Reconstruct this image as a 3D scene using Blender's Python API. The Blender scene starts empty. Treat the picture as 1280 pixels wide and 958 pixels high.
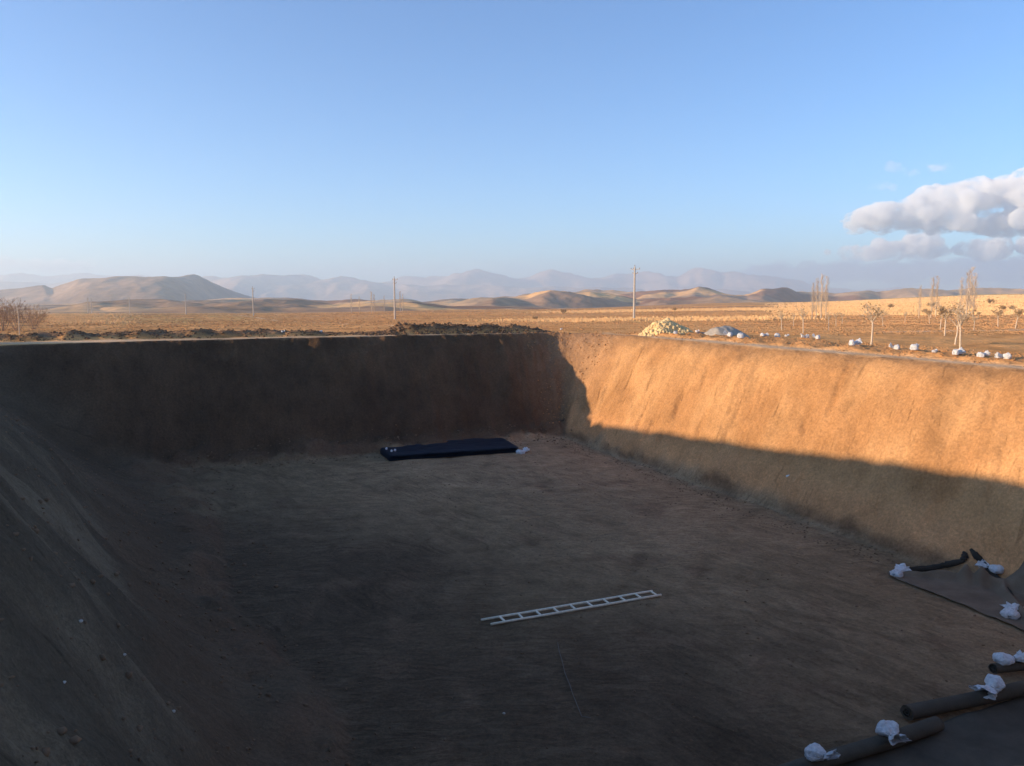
import bpy, math, random
import numpy as np
from mathutils import Vector, Matrix

R = math.radians
sc = bpy.context.scene
COL = sc.collection

# ------------------------------------------------------------------ camera, sky, sun, exposure
EYE = 2.3
FPX = 1000.0
PITCH = math.atan((479 - 368) / FPX)
cam_d = bpy.data.cameras.new("camera")
cam = bpy.data.objects.new("camera", cam_d)
COL.objects.link(cam)
cam.location = (0, 0, EYE)
cam.rotation_euler = (R(90) - PITCH, 0, 0)
cam_d.sensor_width = 36
cam_d.lens = 36 * FPX / 1280
cam_d.clip_start = 0.05
cam_d.clip_end = 90000
sc.camera = cam

SUN_EL = R(11)
SUN_DIR_H = (-0.985, -0.173)                   # horizontal direction towards the sun
SUN_AZ = math.atan2(SUN_DIR_H[0], SUN_DIR_H[1])  # clockwise from +Y
sv = Vector((SUN_DIR_H[0] * math.cos(SUN_EL), SUN_DIR_H[1] * math.cos(SUN_EL), math.sin(SUN_EL)))
sun_d = bpy.data.lights.new("sun", 'SUN')
sun = bpy.data.objects.new("sun", sun_d)
COL.objects.link(sun)
sun_d.energy = 4.4
sun_d.angle = R(0.6)
sun_d.color = (1.0, 0.77, 0.52)
sun.rotation_euler = (-sv).to_track_quat('-Z', 'Y').to_euler()
sun.location = (-40, -10, 30)

world = bpy.data.worlds.new("World")
sc.world = world
world.use_nodes = True
wn = world.node_tree.nodes
wl = world.node_tree.links
sky = wn.new('ShaderNodeTexSky')
sky.sky_type = 'NISHITA'
sky.sun_disc = False
sky.sun_elevation = SUN_EL
sky.sun_rotation = SUN_AZ
sky.altitude = 1500
sky.air_density = 1.0
sky.dust_density = 0.6
sky.ozone_density = 2.0
bg = wn['Background']
bg.inputs['Strength'].default_value = 0.11
tint = wn.new('ShaderNodeVectorMath')
tint.operation = 'MULTIPLY'
tint.inputs[1].default_value = (0.71, 0.97, 1.27)     # the camera's cool white balance
wl.new(sky.outputs[0], tint.inputs[0])
wl.new(tint.outputs[0], bg.inputs['Color'])

sc.view_settings.view_transform = 'Standard'
sc.view_settings.look = 'None'
sc.view_settings.gamma = 1
sc.view_settings.exposure = 1.0
sc.view_settings.use_curve_mapping = False
sc.cycles.volume_bounces = 8
sc.cycles.max_bounces = 10
sc.cycles.use_denoising = True

# ------------------------------------------------------------------ numpy noise
_rng = np.random.RandomState(7)
_perm = _rng.permutation(1024)
_perm = np.concatenate([_perm, _perm])
_ang = _rng.rand(1024) * 2 * np.pi
_gx, _gy = np.cos(_ang), np.sin(_ang)


def perlin(x, y):
    xi = np.floor(x).astype(np.int64)
    yi = np.floor(y).astype(np.int64)
    xf, yf = x - xi, y - yi
    xi &= 1023
    yi &= 1023
    u = xf * xf * xf * (xf * (xf * 6 - 15) + 10)
    v = yf * yf * yf * (yf * (yf * 6 - 15) + 10)

    def g(ix, iy, dx, dy):
        h = _perm[_perm[ix & 1023] + (iy & 1023)]
        return _gx[h] * dx + _gy[h] * dy
    a = g(xi, yi, xf, yf)
    b = g(xi + 1, yi, xf - 1, yf)
    c = g(xi, yi + 1, xf, yf - 1)
    d = g(xi + 1, yi + 1, xf - 1, yf - 1)
    return (a + u * (b - a) + v * (c + u * (d - c) - a - u * (b - a))) * 1.5


def fbm(x, y, o=4, s=1.0, gain=0.5, seed=0.0):
    t = 0
    a = 1.0
    x = x * s + seed * 17.3
    y = y * s - seed * 9.1
    for i in range(o):
        t = t + a * perlin(x, y)
        a *= gain
        x = x * 2.03 + 11.7
        y = y * 2.03 + 5.3
    return t


def ridged(x, y, o=4, s=1.0, seed=0.0):
    t = 0
    a = 1.0
    x = x * s + seed * 7.7
    y = y * s + seed * 3.1
    for i in range(o):
        t = t + a * (1 - 2 * np.abs(perlin(x, y)))
        a *= 0.5
        x = x * 2.1 + 3.7
        y = y * 2.1 + 8.3
    return t


def sst(x, a, b):
    t = np.clip((x - a) / (b - a), 0, 1)
    return t * t * (3 - 2 * t)


# ------------------------------------------------------------------ ground shape
NX, NY = 0.914, 0.406          # across the pit (towards the sunlit wall)
WX, WY = -0.406, 0.914         # along the pit (towards the far wall)
DEPTH = 5.7


def to_nw(X, Y):
    return X * NX + Y * NY, X * WX + Y * WY


def to_xy(n, w):
    return n * NX + w * WX, n * NY + w * WY


PX = np.array([-640, 0, 320, 640, 960, 1280, 1920.])
ROWY = np.array([50, 100, 140, 170, 260, 400, 700, 1200, 3000, 9000.])
ROWT = np.array([
    [418, 418, 418, 418, 418, 418, 418],
    [407, 407, 407, 406, 405, 405, 405],
    [403, 403, 403, 401, 398, 399, 399],
    [401, 401, 401, 398, 394, 395, 395],
    [395, 394, 394, 391, 388, 386, 385],
    [394, 393, 392, 387, 382, 375, 372],
    [393, 392, 391, 387, 378, 367.5, 365],
    [394, 393, 392, 388, 379, 368, 366],
    [394, 393, 392, 390, 385, 378, 375],
    [390, 388, 386, 384, 380, 378, 376.]])


ARCS = [(30, 4, 22.5, 0), (-14, 20, 24.0, 1), (-12, 46, 27.5, 0), (10, 60, 31, 1), (44, 26, 30.5, 0), (6, -22, 44, 1), (-40, 20, 50, 0)]


_rs = np.random.RandomState(77)
SCR = []
for _i in range(34):
    SCR.append((_rs.uniform(8, 40), _rs.uniform(.08, .55), _rs.uniform(.18, .42), _rs.uniform(.08, .13), _rs.uniform(.08, .17)))
for _i in range(9):                          # bucket teeth: five side by side
    _w, _q, _l = _rs.uniform(10, 38), _rs.uniform(.25, .62), _rs.uniform(.14, .26)
    for _j in range(5):
        SCR.append((_w + _j * .34, _q + _rs.uniform(-.02, .02), _l, .085, _rs.uniform(.07, .12)))


def scrapes(q, w):
    """grooves torn down the cut by the digger"""
    t = 0 * q
    for w0, q0, ln_, wd, dp in SCR:
        m_ = np.abs(w - w0) < .9
        if not m_.any():
            continue
        qq, ww_ = q[m_], w[m_]
        cl = w0 + (qq - q0) * .9 + .06 * np.sin(qq * 31 + w0)
        g_ = dp * np.exp(-((ww_ - cl) / wd) ** 2) * sst(qq, q0, q0 + .05) * (1 - sst(qq, q0 + ln_ - .08, q0 + ln_))
        t[m_] = np.maximum(t[m_], g_)
    return t


def tracks(n, w):
    """faint ruts of the digger: pairs of arcs across the floor (-1 rut .. 0)"""
    t = 0 * n
    for i, (cn, cw, rad, k) in enumerate(ARCS):
        d = np.sqrt((n - cn) ** 2 + (w - cw) ** 2)
        a = np.arctan2(w - cw, n - cn)
        wv = rad + .35 * np.sin(a * 5 + i)
        pres = np.clip(perlin(a * 6 + i * 9.3, a * 0 + i) + .35, 0, 1)
        for o_ in (-.95, .95):
            t = np.maximum(t, np.exp(-((d - wv - o_) / .24) ** 2) * pres * (.75 + .25 * np.sin(a * rad * 9)))
    return t


def plain(X, Y):
    """level of the open country, falling away from the pit to the left, rising to the right"""
    d = np.maximum(Y, 1.0)
    u = np.clip(640 + 1000 * X / d, -640, 1920)
    ly = np.log(np.clip(d, 50, 9000))
    ry = np.log(ROWY)
    i = np.clip(np.searchsorted(ry, ly) - 1, 0, len(ry) - 2)
    f = (ly - ry[i]) / (ry[i + 1] - ry[i])
    f = f * f * (3 - 2 * f) * 0.5 + f * 0.5
    j = np.clip(np.searchsorted(PX, u) - 1, 0, len(PX) - 2)
    g = (u - PX[j]) / (PX[j + 1] - PX[j])
    g = g * g * (3 - 2 * g)
    t0 = ROWT[i, j] * (1 - g) + ROWT[i, j + 1] * g
    t1 = ROWT[i + 1, j] * (1 - g) + ROWT[i + 1, j + 1] * g
    ypx = t0 * (1 - f) + t1 * f
    z = EYE - (ypx - 368) / 1000 * np.maximum(d, 50)
    k = sst(Y, 38, 60)
    return z * k


def prof_std(q, foot=0.12, lip=0.80):
    """wall cross-section 0..1: rounded foot, straight cut, eased lip"""
    q = np.clip(q, 0, 1)
    xs = np.array([0, .05, foot, .25, .45, .65, lip, .92, 1.0])
    ys = np.array([0, .02, .08, .24, .49, .73, .885, .97, 1.0])
    return np.interp(q, xs, ys)


def prof_left(q):
    xs = np.array([0, .1, .2, .32, .46, .56, .75, .95, 1.0])
    ys = np.array([0, .012, .06, .16, .31, .43, .70, .96, 1.0])
    return np.interp(np.clip(q, 0, 1), xs, ys)


def prof_far(q):
    xs = np.array([0, .12, .28, .40, .6, .8, .97, 1.0])
    ys = np.array([0, .03, .13, .30, .56, .81, .99, 1.0])
    return np.interp(np.clip(q, 0, 1), xs, ys)


def ground(X, Y, full=False):
    n, w = to_nw(X, Y)
    wob = fbm(X, Y, 3, 0.16, seed=1) * 0.30
    wob2 = fbm(X, Y, 3, 0.9, seed=2) * 0.07
    nn = n + wob + wob2
    ww = w + fbm(X, Y, 3, 0.14, seed=3) * 0.30 + wob2
    wc = np.clip(w, 0, 46)
    nfl = 3.2 - .085 * (wc - 8)
    rl = np.interp(wc, [0, 10, 20, 28, 34, 40, 46], [-.8, -2.2, -3.8, -5.6, -7.6, -9.4, -10.8])
    nfl = nfl + fbm(X, Y, 3, .13, seed=23) * .8
    qL = (nfl - nn) / (nfl - rl)
    # grooves left by the digger bucket: they run down each wall
    inw = np.clip(w, 5, 40)
    grv = ridged(n * 0.10, w * 0.75, 3, 1.0, seed=4) - 1.0
    qR = (nn + 0.05 * grv - 20.6) / 3.8
    qF = (ww + .10 * fbm(X, Y, 3, 1.6, seed=24) * sst(ww, 42, 43.2) - 39.0) / 4.6
    qN = (5.68 - 1.6 * (1 - sst(n, 0, 2.4)) - ww) / 4.15
    Q = np.stack([qL, qR, qF, qN])
    Qc = np.clip(Q, 0, 3)
    p = 1.9
    q = (Qc ** p).sum(0) ** (1 / p)
    wt = Qc ** 4 + 1e-9
    wt = wt / wt.sum(0)
    pr = (wt[0] * prof_left(q) + wt[1] * prof_std(q) + wt[2] * prof_far(q) + wt[3] * prof_std(q))
    # banks; the unseen left one is built up to cast the wall shadow
    nb = 0.65 * (1 - sst(w, 0, 8)) * sst(24 - n, 0, 8)
    out = rl - n
    hb = np.interp(w, [4, 8, 12, 24, 34, 42, 46, 47.5, 49], [0, .6, 2.6, 3.3, 3.1, 3.1, 2.9, 1.4, 0])
    lb = hb * sst(out, -0.3, 4.4 + .03 * w) * (1 - sst(out, 7, 13))
    lb = lb * (1 + 0.03 * fbm(X, Y, 3, .3, seed=5))
    B = nb + lb
    z = -DEPTH + (DEPTH + B) * pr
    inside = 1 - sst(q, 0.97, 1.03)
    # outside relief
    far_t = sst(w, 45.3, 46.2) * (1 - sst(w, 47.0, 48.6))
    amp = np.interp(n, [-40, -8, -1, 8, 9.5, 12.5, 13.5, 21.5, 23.4], [.22, .26, .34, .26, .10, .12, .50, .42, 0])
    rough = 1 + 0.55 * fbm(X, Y, 4, 0.9, seed=6)
    berm = far_t * amp * rough
    rt = sst(n, 25.1, 25.9) * (1 - sst(n, 27.2, 28.6)) * (1 - sst(w, 38, 44)) * sst(w, -5, 5)
    bermR = rt * (0.13 + 0.10 * fbm(X, Y, 4, 1.1, seed=8))
    field = 1 - inside
    dist = np.sqrt(X * X + Y * Y)
    flat_track = np.maximum((1 - sst(w, 45.0, 45.6)) * sst(w, 43, 43.6), (1 - sst(n, 25, 25.6)) * sst(n, 23.8, 24.3))
    fr = (fbm(X, Y, 4, 0.6, seed=9) * 0.05 + fbm(X, Y, 3, .08, seed=10) * 0.12 * sst(dist, 50, 90)) * field * (1 - .8 * flat_track)
    z = z + berm + bermR + fr + plain(X, Y) * sst(q, 1.0, 1.2)
    # pit floor and wall roughness
    fl = (1 - sst(q, 0, .1))
    lumps = fbm(X, Y, 4, 0.35, seed=11) * 0.035 * fl
    tr = fbm(n, w * 4.0, 3, 0.8, seed=12) * 0.012 * fl - tracks(n, w) * .035 * fl
    wl_ = sst(q, .02, .12) * (1 - sst(q, .95, 1.0))
    rLw = wt[0] * wl_
    strl = ((ridged(n * .5, w * 1.1 + fbm(X, Y, 3, .4, seed=21) * .8, 2, 1.0, seed=13) - 1) * 0.08 + fbm(X, Y, 4, .6, seed=20) * .09) * sst(q, .45, .6) * rLw + fbm(X, Y, 5, .5, seed=22) * .08 * rLw
    rFw = wt[2] * wl_
    strf = (ridged(n * 1.2, w * .2, 4, 1.0, seed=14) - 1) * 0.10 * rFw + fbm(X, Y, 4, 0.5, seed=15) * 0.18 * rFw
    strr = (ridged(n * .12 + w * .02, w * 1.1, 4, 1.0, seed=16) - 1) * 0.05 * wt[1] * wl_ + fbm(X, Y, 4, 0.5, seed=17) * 0.10 * wt[1] * wl_
    strr = strr - scrapes(q, w) * 1.3 * wt[1] * wl_
    # slumped soil at the feet of the walls and in the far corner
    foot = sst(q, .0, .08) * (1 - sst(q, .14, .3))
    slump = foot * (0.22 + 0.25 * fbm(X, Y, 3, 0.6, seed=18))
    cor = np.exp(-(((n - 21.3) / 2.3) ** 2 + ((w - 41.9) / 2.2) ** 2)) * (0.30 + 0.40 * fbm(X, Y, 3, 0.7, seed=19)) * inside * (1 - sst(q, .7, .95))
    z = z + lumps + tr + strl + strf + strr + slump + cor
    if full:
        return z, dict(q=q, wt=wt, n=n, w=w, fl=fl, berm=far_t * (amp > .05), rt=rt, track=flat_track, dist=dist, inside=inside, cor=cor)
    return z


def gz(x, y):
    return float(ground(np.array([float(x)]), np.array([float(y)]))[0])


def ray(px, py):
    a = (px - 640) / FPX
    b = (479 - py) / FPX
    return np.array([a, math.cos(PITCH) + b * math.sin(PITCH), -math.sin(PITCH) + b * math.cos(PITCH)])


def hit(px, py, lift=0.0):
    """where a sight line meets the ground"""
    d = ray(px, py)
    t = np.concatenate([np.linspace(3, 60, 3000), np.geomspace(60, 1500, 2500)])
    X, Y, Z = d[0] * t, d[1] * t, EYE + d[2] * t
    g = ground(X, Y) + lift
    k = np.nonzero(Z < g)[0]
    i = k[0] if len(k) else len(t) - 1
    return Vector((X[i], Y[i], float(g[i]) - lift))


def at(px, y, z=None):
    """point at forward distance y in the direction of column px, on the ground"""
    x = (px - 640) / FPX * y
    return Vector((x, y, gz(x, y) if z is None else z))


# ------------------------------------------------------------------ materials
def mat(name, col=(0.5, 0.5, 0.5), rough=0.9, spec=0.2):
    m = bpy.data.materials.new(name)
    m.use_nodes = True
    b = m.node_tree.nodes['Principled BSDF']
    b.inputs['Base Color'].default_value = (*col, 1)
    b.inputs['Roughness'].default_value = rough
    b.inputs['Specular IOR Level'].default_value = spec
    return m, m.node_tree.nodes, m.node_tree.links, b


def noise_node(N, L, vec, scale, detail=4, rough=0.55, dist=0.0):
    t = N.new('ShaderNodeTexNoise')
    t.inputs['Scale'].default_value = scale
    t.inputs['Detail'].default_value = detail
    t.inputs['Roughness'].default_value = rough
    t.inputs['Distortion'].default_value = dist
    L.new(vec, t.inputs['Vector'])
    return t.outputs['Fac']


def mapping(N, L, vec, scale=(1, 1, 1), rotz=0.0):
    a = N.new('ShaderNodeMapping')
    a.vector_type = 'TEXTURE'
    a.inputs['Rotation'].default_value = (0, 0, rotz)
    L.new(vec, a.inputs['Vector'])
    b = N.new('ShaderNodeMapping')
    b.inputs['Scale'].default_value = scale
    L.new(a.outputs[0], b.inputs['Vector'])
    return b.outputs[0]


def maprange(N, L, v, a, b, c, d):
    m = N.new('ShaderNodeMapRange')
    m.inputs[1].default_value = a
    m.inputs[2].default_value = b
    m.inputs[3].default_value = c
    m.inputs[4].default_value = d
    L.new(v, m.inputs[0])
    return m.outputs[0]


def math_node(N, L, op, a, b):
    m = N.new('ShaderNodeMath')
    m.operation = op
    for i, v in enumerate((a, b)):
        if isinstance(v, (int, float)):
            m.inputs[i].default_value = v
        else:
            L.new(v, m.inputs[i])
    return m.outputs[0]


def mixmul(N, L, col, fac_val):
    """colour times a scalar"""
    m = N.new('ShaderNodeVectorMath')
    m.operation = 'SCALE'
    L.new(col, m.inputs[0])
    L.new(fac_val, m.inputs['Scale'])
    return m.outputs[0]


def noisy(name, col, rough=0.9, spec=0.2, scale=8, var=0.3, bump=0.3, bdist=0.02):
    m, N, L, b = mat(name, col, rough, spec)
    tc = N.new('ShaderNodeTexCoord')
    f = noise_node(N, L, tc.outputs['Object'], scale, 5)
    rgb = N.new('ShaderNodeRGB')
    rgb.outputs[0].default_value = (*col, 1)
    L.new(mixmul(N, L, rgb.outputs[0], maprange(N, L, f, .25, .75, 1 - var, 1 + var)), b.inputs['Base Color'])
    bp = N.new('ShaderNodeBump')
    bp.inputs['Strength'].default_value = bump
    bp.inputs['Distance'].default_value = bdist
    L.new(f, bp.inputs['Height'])
    L.new(bp.outputs[0], b.inputs['Normal'])
    return m


def soil_material():
    m, N, L, b = mat("soil", rough=1.0, spec=0.05)
    at_ = N.new('ShaderNodeAttribute')
    at_.attribute_name = 'Col'
    zn = N.new('ShaderNodeAttribute')
    zn.attribute_name = 'Zone'      # r = right/left wall, g = far/near wall, b = floor
    sp = N.new('ShaderNodeSeparateColor')
    L.new(zn.outputs['Color'], sp.inputs[0])
    tc = N.new('ShaderNodeTexCoord')
    o = tc.outputs['Object']
    rot = math.atan2(NY, NX)
    fine = noise_node(N, L, o, 11, 8, .72)
    mid = noise_node(N, L, o, 1.3, 5, .6)
    big = noise_node(N, L, o, .22, 4, .55, .6)
    side = noise_node(N, L, mapping(N, L, o, (.7, 4.2, .7), rot + .22), 1, 7, .62, .6)
    far = noise_node(N, L, mapping(N, L, o, (2.2, .7, .7), rot), 1, 5, .65, .8)
    flo = noise_node(N, L, mapping(N, L, o, (.9, 2.8, .9), rot - 0.35), 1, 7, .66, 2.2)
    clod = N.new('ShaderNodeTexVoronoi')
    clod.inputs['Scale'].default_value = 5.0
    L.new(o, clod.inputs['Vector'])
    # colour variation
    flo2 = noise_node(N, L, mapping(N, L, o, (3.0, .8, 1.0), rot + 0.25), 1, 7, .66, 1.2)
    fm = maprange(N, L, big, .42, .58, 0, 1)
    a_ = math_node(N, L, 'MULTIPLY', maprange(N, L, flo, .36, .64, -.6, .5), fm)
    b_ = math_node(N, L, 'MULTIPLY', maprange(N, L, flo2, .36, .64, -.6, .5), math_node(N, L, 'SUBTRACT', 1.0, fm))
    flmix = math_node(N, L, 'ADD', a_, b_)

    def wsum():
        a = math_node(N, L, 'MULTIPLY', maprange(N, L, side, .61, .74, 0, -.8), sp.outputs[0])
        c = math_node(N, L, 'MULTIPLY', maprange(N, L, far, .3, .7, -.3, .3), sp.outputs[1])
        d = math_node(N, L, 'MULTIPLY', flmix, sp.outputs[2])
        return math_node(N, L, 'ADD', math_node(N, L, 'ADD', a, c), d)
    s = wsum()
    v = math_node(N, L, 'ADD', maprange(N, L, fine, .3, .7, .72, 1.28), math_node(N, L, 'MULTIPLY', s, .42))
    v = math_node(N, L, 'MULTIPLY', v, maprange(N, L, mid, .3, .7, .87, 1.13))
    grit = noise_node(N, L, o, 45, 3, .7)
    v = math_node(N, L, 'MULTIPLY', v, maprange(N, L, grit, .3, .7, .80, 1.2))
    v = math_node(N, L, 'MULTIPLY', v, maprange(N, L, big, .3, .7, .85, 1.15))
    L.new(mixmul(N, L, at_.outputs['Color'], v), b.inputs['Base Color'])
    h = math_node(N, L, 'ADD', math_node(N, L, 'MULTIPLY', fine, .035), math_node(N, L, 'MULTIPLY', s, .045))
    h = math_node(N, L, 'ADD', h, math_node(N, L, 'MULTIPLY', mid, .10))
    h = math_node(N, L, 'ADD', h, math_node(N, L, 'MULTIPLY', clod.outputs['Distance'], -.03))
    bp = N.new('ShaderNodeBump')
    bp.inputs['Strength'].default_value = .8
    bp.inputs['Distance'].default_value = 1.0
    L.new(h, bp.inputs['Height'])
    L.new(bp.outputs[0], b.inputs['Normal'])
    return m


def mesh_np(name, verts, faces, m=None, smooth=True, parent=None):
    me = bpy.data.meshes.new(name)
    verts = np.asarray(verts, dtype=np.float32)
    faces = np.asarray(faces, dtype=np.int32)
    k = faces.shape[1]
    me.vertices.add(len(verts))
    me.vertices.foreach_set('co', verts.ravel())
    me.loops.add(faces.size)
    me.loops.foreach_set('vertex_index', faces.ravel())
    me.polygons.add(len(faces))
    me.polygons.foreach_set('loop_start', np.arange(0, faces.size, k, dtype=np.int32))
    me.update(calc_edges=True)
    if smooth:
        me.polygons.foreach_set('use_smooth', np.ones(len(faces), dtype=bool))
    o = bpy.data.objects.new(name, me)
    if m:
        me.materials.append(m)
    COL.objects.link(o)
    if parent:
        o.parent = parent
    return o


def grid_faces(r, c):
    i = np.arange(r - 1)[:, None] * c + np.arange(c - 1)[None, :]
    return np.stack([i, i + 1, i + c + 1, i + c], -1).reshape(-1, 4)


def set_col(o, name, rgb):
    a = o.data.attributes.new(name, 'FLOAT_COLOR', 'POINT')
    d = np.ones((len(o.data.vertices), 4), dtype=np.float32)
    d[:, :3] = rgb
    a.data.foreach_set('color', d.ravel())


def axis(lo, hi, step, mn, mx, ratio):
    core = list(np.arange(lo, hi + step, step))
    s = step
    up = []
    x = core[-1]
    while x < mx:
        s *= ratio
        x += s
        up.append(x)
    s = step
    dn = []
    x = core[0]
    while x > mn:
        s *= 1.09 if ratio > 1.02 else ratio
        x -= s
        dn.append(x)
    return np.array(dn[::-1] + core + up)


def lerp(a, b, t):
    return a * (1 - t) + b * t


def C(*c):
    return np.array(c, dtype=float)


# ------------------------------------------------------------------ the ground sheet
SOIL = soil_material()
an = axis(-8.5, 29.5, .11, -3000, 3200, 1.033)
aw = axis(1.2, 49.5, .10, -400, 3600, 1.030)
gn, gw = np.meshgrid(an, aw)
GX, GY = to_xy(gn, gw)
GZ, I = ground(GX, GY, True)


def ground_color():
    X, Y = GX, GY
    q, wt, n, w = I['q'], I['wt'], I['n'], I['w']
    sh = X.shape

    def e(a):
        return a[..., None]
    n1 = fbm(X, Y, 5, .12, seed=30)
    n2 = fbm(X, Y, 3, .45, seed=31)
    n3 = fbm(X, Y, 4, .05, seed=32)
    floor = lerp(C(.285, .182, .098), C(.38, .24, .130), e(sst(n1 + .3 * n2, -.5, .6)))
    floor = lerp(floor, C(.45, .288, .160), e(.75 * sst(w, 14, 36) * sst(n, 6, 17)))
    near_left = sst(24 - .55 * w - 1.3 * n + 4 * n1, -6, 9)
    floor = lerp(floor, C(.098, .064, .039), e(.9 * near_left))  # floor colour gets darker towards the near left
    floor = lerp(floor, C(.22, .13, .075), e(.45 * sst(fbm(X, Y, 3, .5, seed=33), .35, .8)))
    right = lerp(C(.43, .215, .088), C(.52, .275, .118), e(sst(n2, -.5, .5)))
    right = lerp(right, C(.30, .165, .08), e(.8 * sst(q, .78, 1.0)))  # lip shade in the colour: the eased top turns from the sun
    right = lerp(right, C(.74, .355, .15), e(.9 * (1 - sst(q, .10, .34))))  # lower strip lies in shadow; its colour is raised to lift the shade
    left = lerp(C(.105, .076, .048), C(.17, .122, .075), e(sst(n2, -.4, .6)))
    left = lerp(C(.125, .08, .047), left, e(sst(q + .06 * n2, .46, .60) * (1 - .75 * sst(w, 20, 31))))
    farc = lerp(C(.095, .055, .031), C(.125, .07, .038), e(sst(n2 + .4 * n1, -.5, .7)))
    near = C(.60, .47, .33) + 0 * e(q)
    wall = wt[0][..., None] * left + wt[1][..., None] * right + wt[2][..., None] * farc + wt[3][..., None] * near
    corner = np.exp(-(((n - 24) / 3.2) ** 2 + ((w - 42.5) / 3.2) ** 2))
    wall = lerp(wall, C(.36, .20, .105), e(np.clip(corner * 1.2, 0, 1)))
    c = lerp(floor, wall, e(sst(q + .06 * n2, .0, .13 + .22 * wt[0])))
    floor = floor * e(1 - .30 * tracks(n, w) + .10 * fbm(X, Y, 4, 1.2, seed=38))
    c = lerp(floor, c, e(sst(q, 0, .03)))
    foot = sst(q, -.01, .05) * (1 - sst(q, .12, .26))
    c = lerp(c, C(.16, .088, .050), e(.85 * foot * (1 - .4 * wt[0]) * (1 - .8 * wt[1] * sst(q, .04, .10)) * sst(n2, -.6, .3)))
    # country
    dist = I['dist']
    d = np.maximum(Y, 1)
    u = 640 + 1000 * X / d
    base = lerp(C(.70, .315, .10), C(.88, .43, .15), e(sst(n2 + n3, -.7, .7)))
    base = lerp(base, C(.50, .38, .13), e(.6 * (1 - sst(u, 260, 420)) * sst(u, 90, 150) * sst(Y, 90, 140) * sst(n1, -.5, .5)))
    gold = C(.94, .56, .19) + e(.06 * n1)
    gy = fbm(u / 400, np.log(d) * 6, 3, 1.0, seed=35)
    g1 = sst(u, 900, 1080) * sst(Y + 14 * gy, 158, 178)
    g2 = sst(u, 600, 800) * sst(Y + 20 * gy, 240, 265) * (1 - sst(Y + 20 * gy, 300, 340))
    g3 = sst(u, 520, 700) * sst(Y + 8 * gy, 118, 128) * (1 - sst(Y + 8 * gy, 150, 166)) * (1 - sst(u, 900, 1100))
    g4 = sst(u, 50, 75) * (1 - sst(u + 30 * gy, 110, 200)) * sst(Y, 105, 130)
    g = np.clip(g1 + g2 * .9 + .75 * g3 + .8 * g4, 0, 1) * (1 - sst(Y, 800, 1000)) * sst(fbm(X, Y, 3, .03, seed=36) + .9, .1, .5)
    base = lerp(base, gold, e(g))
    # ploughed strips further out
    ps = sst(fbm(u / 260, np.log(d) * 9, 3, 1.0, seed=37), .05, .25) * sst(Y, 150, 300)
    base = lerp(base, C(.44, .25, .13), e(ps * (1 - g) * .7))
    base = lerp(base, C(.78, .52, .30), e(I['track'] * .85))
    base = lerp(base, C(.55, .27, .11), e(np.clip(I['rt'], 0, 1) * .7))
    base = lerp(base, C(.16, .11, .075), e(np.clip(I['berm'], 0, 1) * .85))  # shade of the far berm's near side put into its colour
    base = lerp(base, C(.66, .52, .37), e(sst(-w, -4, -2)))
    c = lerp(c, base, e(sst(q, .98, 1.03)))
    return np.clip(c, .01, .9)


V = np.stack([GX, GY, GZ], -1).reshape(-1, 3)
land = mesh_np("ground", V, grid_faces(*GX.shape), SOIL)
land['kind'] = 'structure'
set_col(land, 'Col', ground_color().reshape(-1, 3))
wq = sst(I['q'], .02, .15) * I['inside']
zone = np.stack([(I['wt'][0] + I['wt'][1]) * wq, (I['wt'][2] + I['wt'][3]) * wq, I['fl']], -1)
set_col(land, 'Zone', zone.reshape(-1, 3))

# ------------------------------------------------------------------ hills and mountains
def ridge_field(U, Y, ridges, base_px, y0):
    """U = column, Y = distance. every ridge: (distance, depth towards us, depth behind, [(col,row)...], rough)"""
    z = EYE - (base_px - 368) / 1000 * Y
    for i, (yc, d0, d1, pts, ro) in enumerate(ridges):
        xs, ys = zip(*pts)
        X = (U - 640) / 1000 * Y
        crest_row = np.interp(U + (9 if yc < 2200 else 3.5) * fbm(X / yc, Y / yc, 3, 9, seed=i + 50), xs, ys)
        yy = yc * (1 + (.17 if yc < 2200 else .08) * fbm(U / 190, U * 0, 3, 1, seed=i + 40))
        if yc == 2700:
            yy = yc * (1 + .16 * (1 - sst(U, -60, 190)) + .34 * sst(U, 195, 310))
        top = (368 - crest_row) / 1000 * yy + EYE
        t = (Y - yy)
        s = np.where(t < 0, np.clip(1 + t / d0, 0, 1), np.clip(1 - t / d1, 0, 1))
        s = s * s * (3 - 2 * s)
        b = EYE - (base_px - 368) / 1000 * Y
        h = np.maximum(top - b, 0)
        gul = ridged(X / yc * 9, Y / yc * 5, 4, 1.0, seed=i + 60) - 1.0
        hh = h * s * (1 + ro * gul * (.25 + .75 * (1 - s)))
        k = h * .12 + 1e-6
        z = np.maximum(z, b + hh)
    return z - (1 - sst(Y, y0, y0 * 1.25)) * y0 * .02


uu = np.linspace(-700, 1980, 1100)


def polar(name, y0, y1, rows, ridges, base_px, m, colf):
    yy = np.geomspace(y0, y1, rows)
    U, Y = np.meshgrid(uu, yy)
    Z = ridge_field(U, Y, ridges, base_px, y0)
    X = (U - 640) / 1000 * Y
    o = mesh_np(name, np.stack([X, Y, Z], -1).reshape(-1, 3), grid_faces(*U.shape), m)
    o['kind'] = 'structure'
    set_col(o, 'Col', colf(U, Y, X, Z).reshape(-1, 3))
    return o


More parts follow.
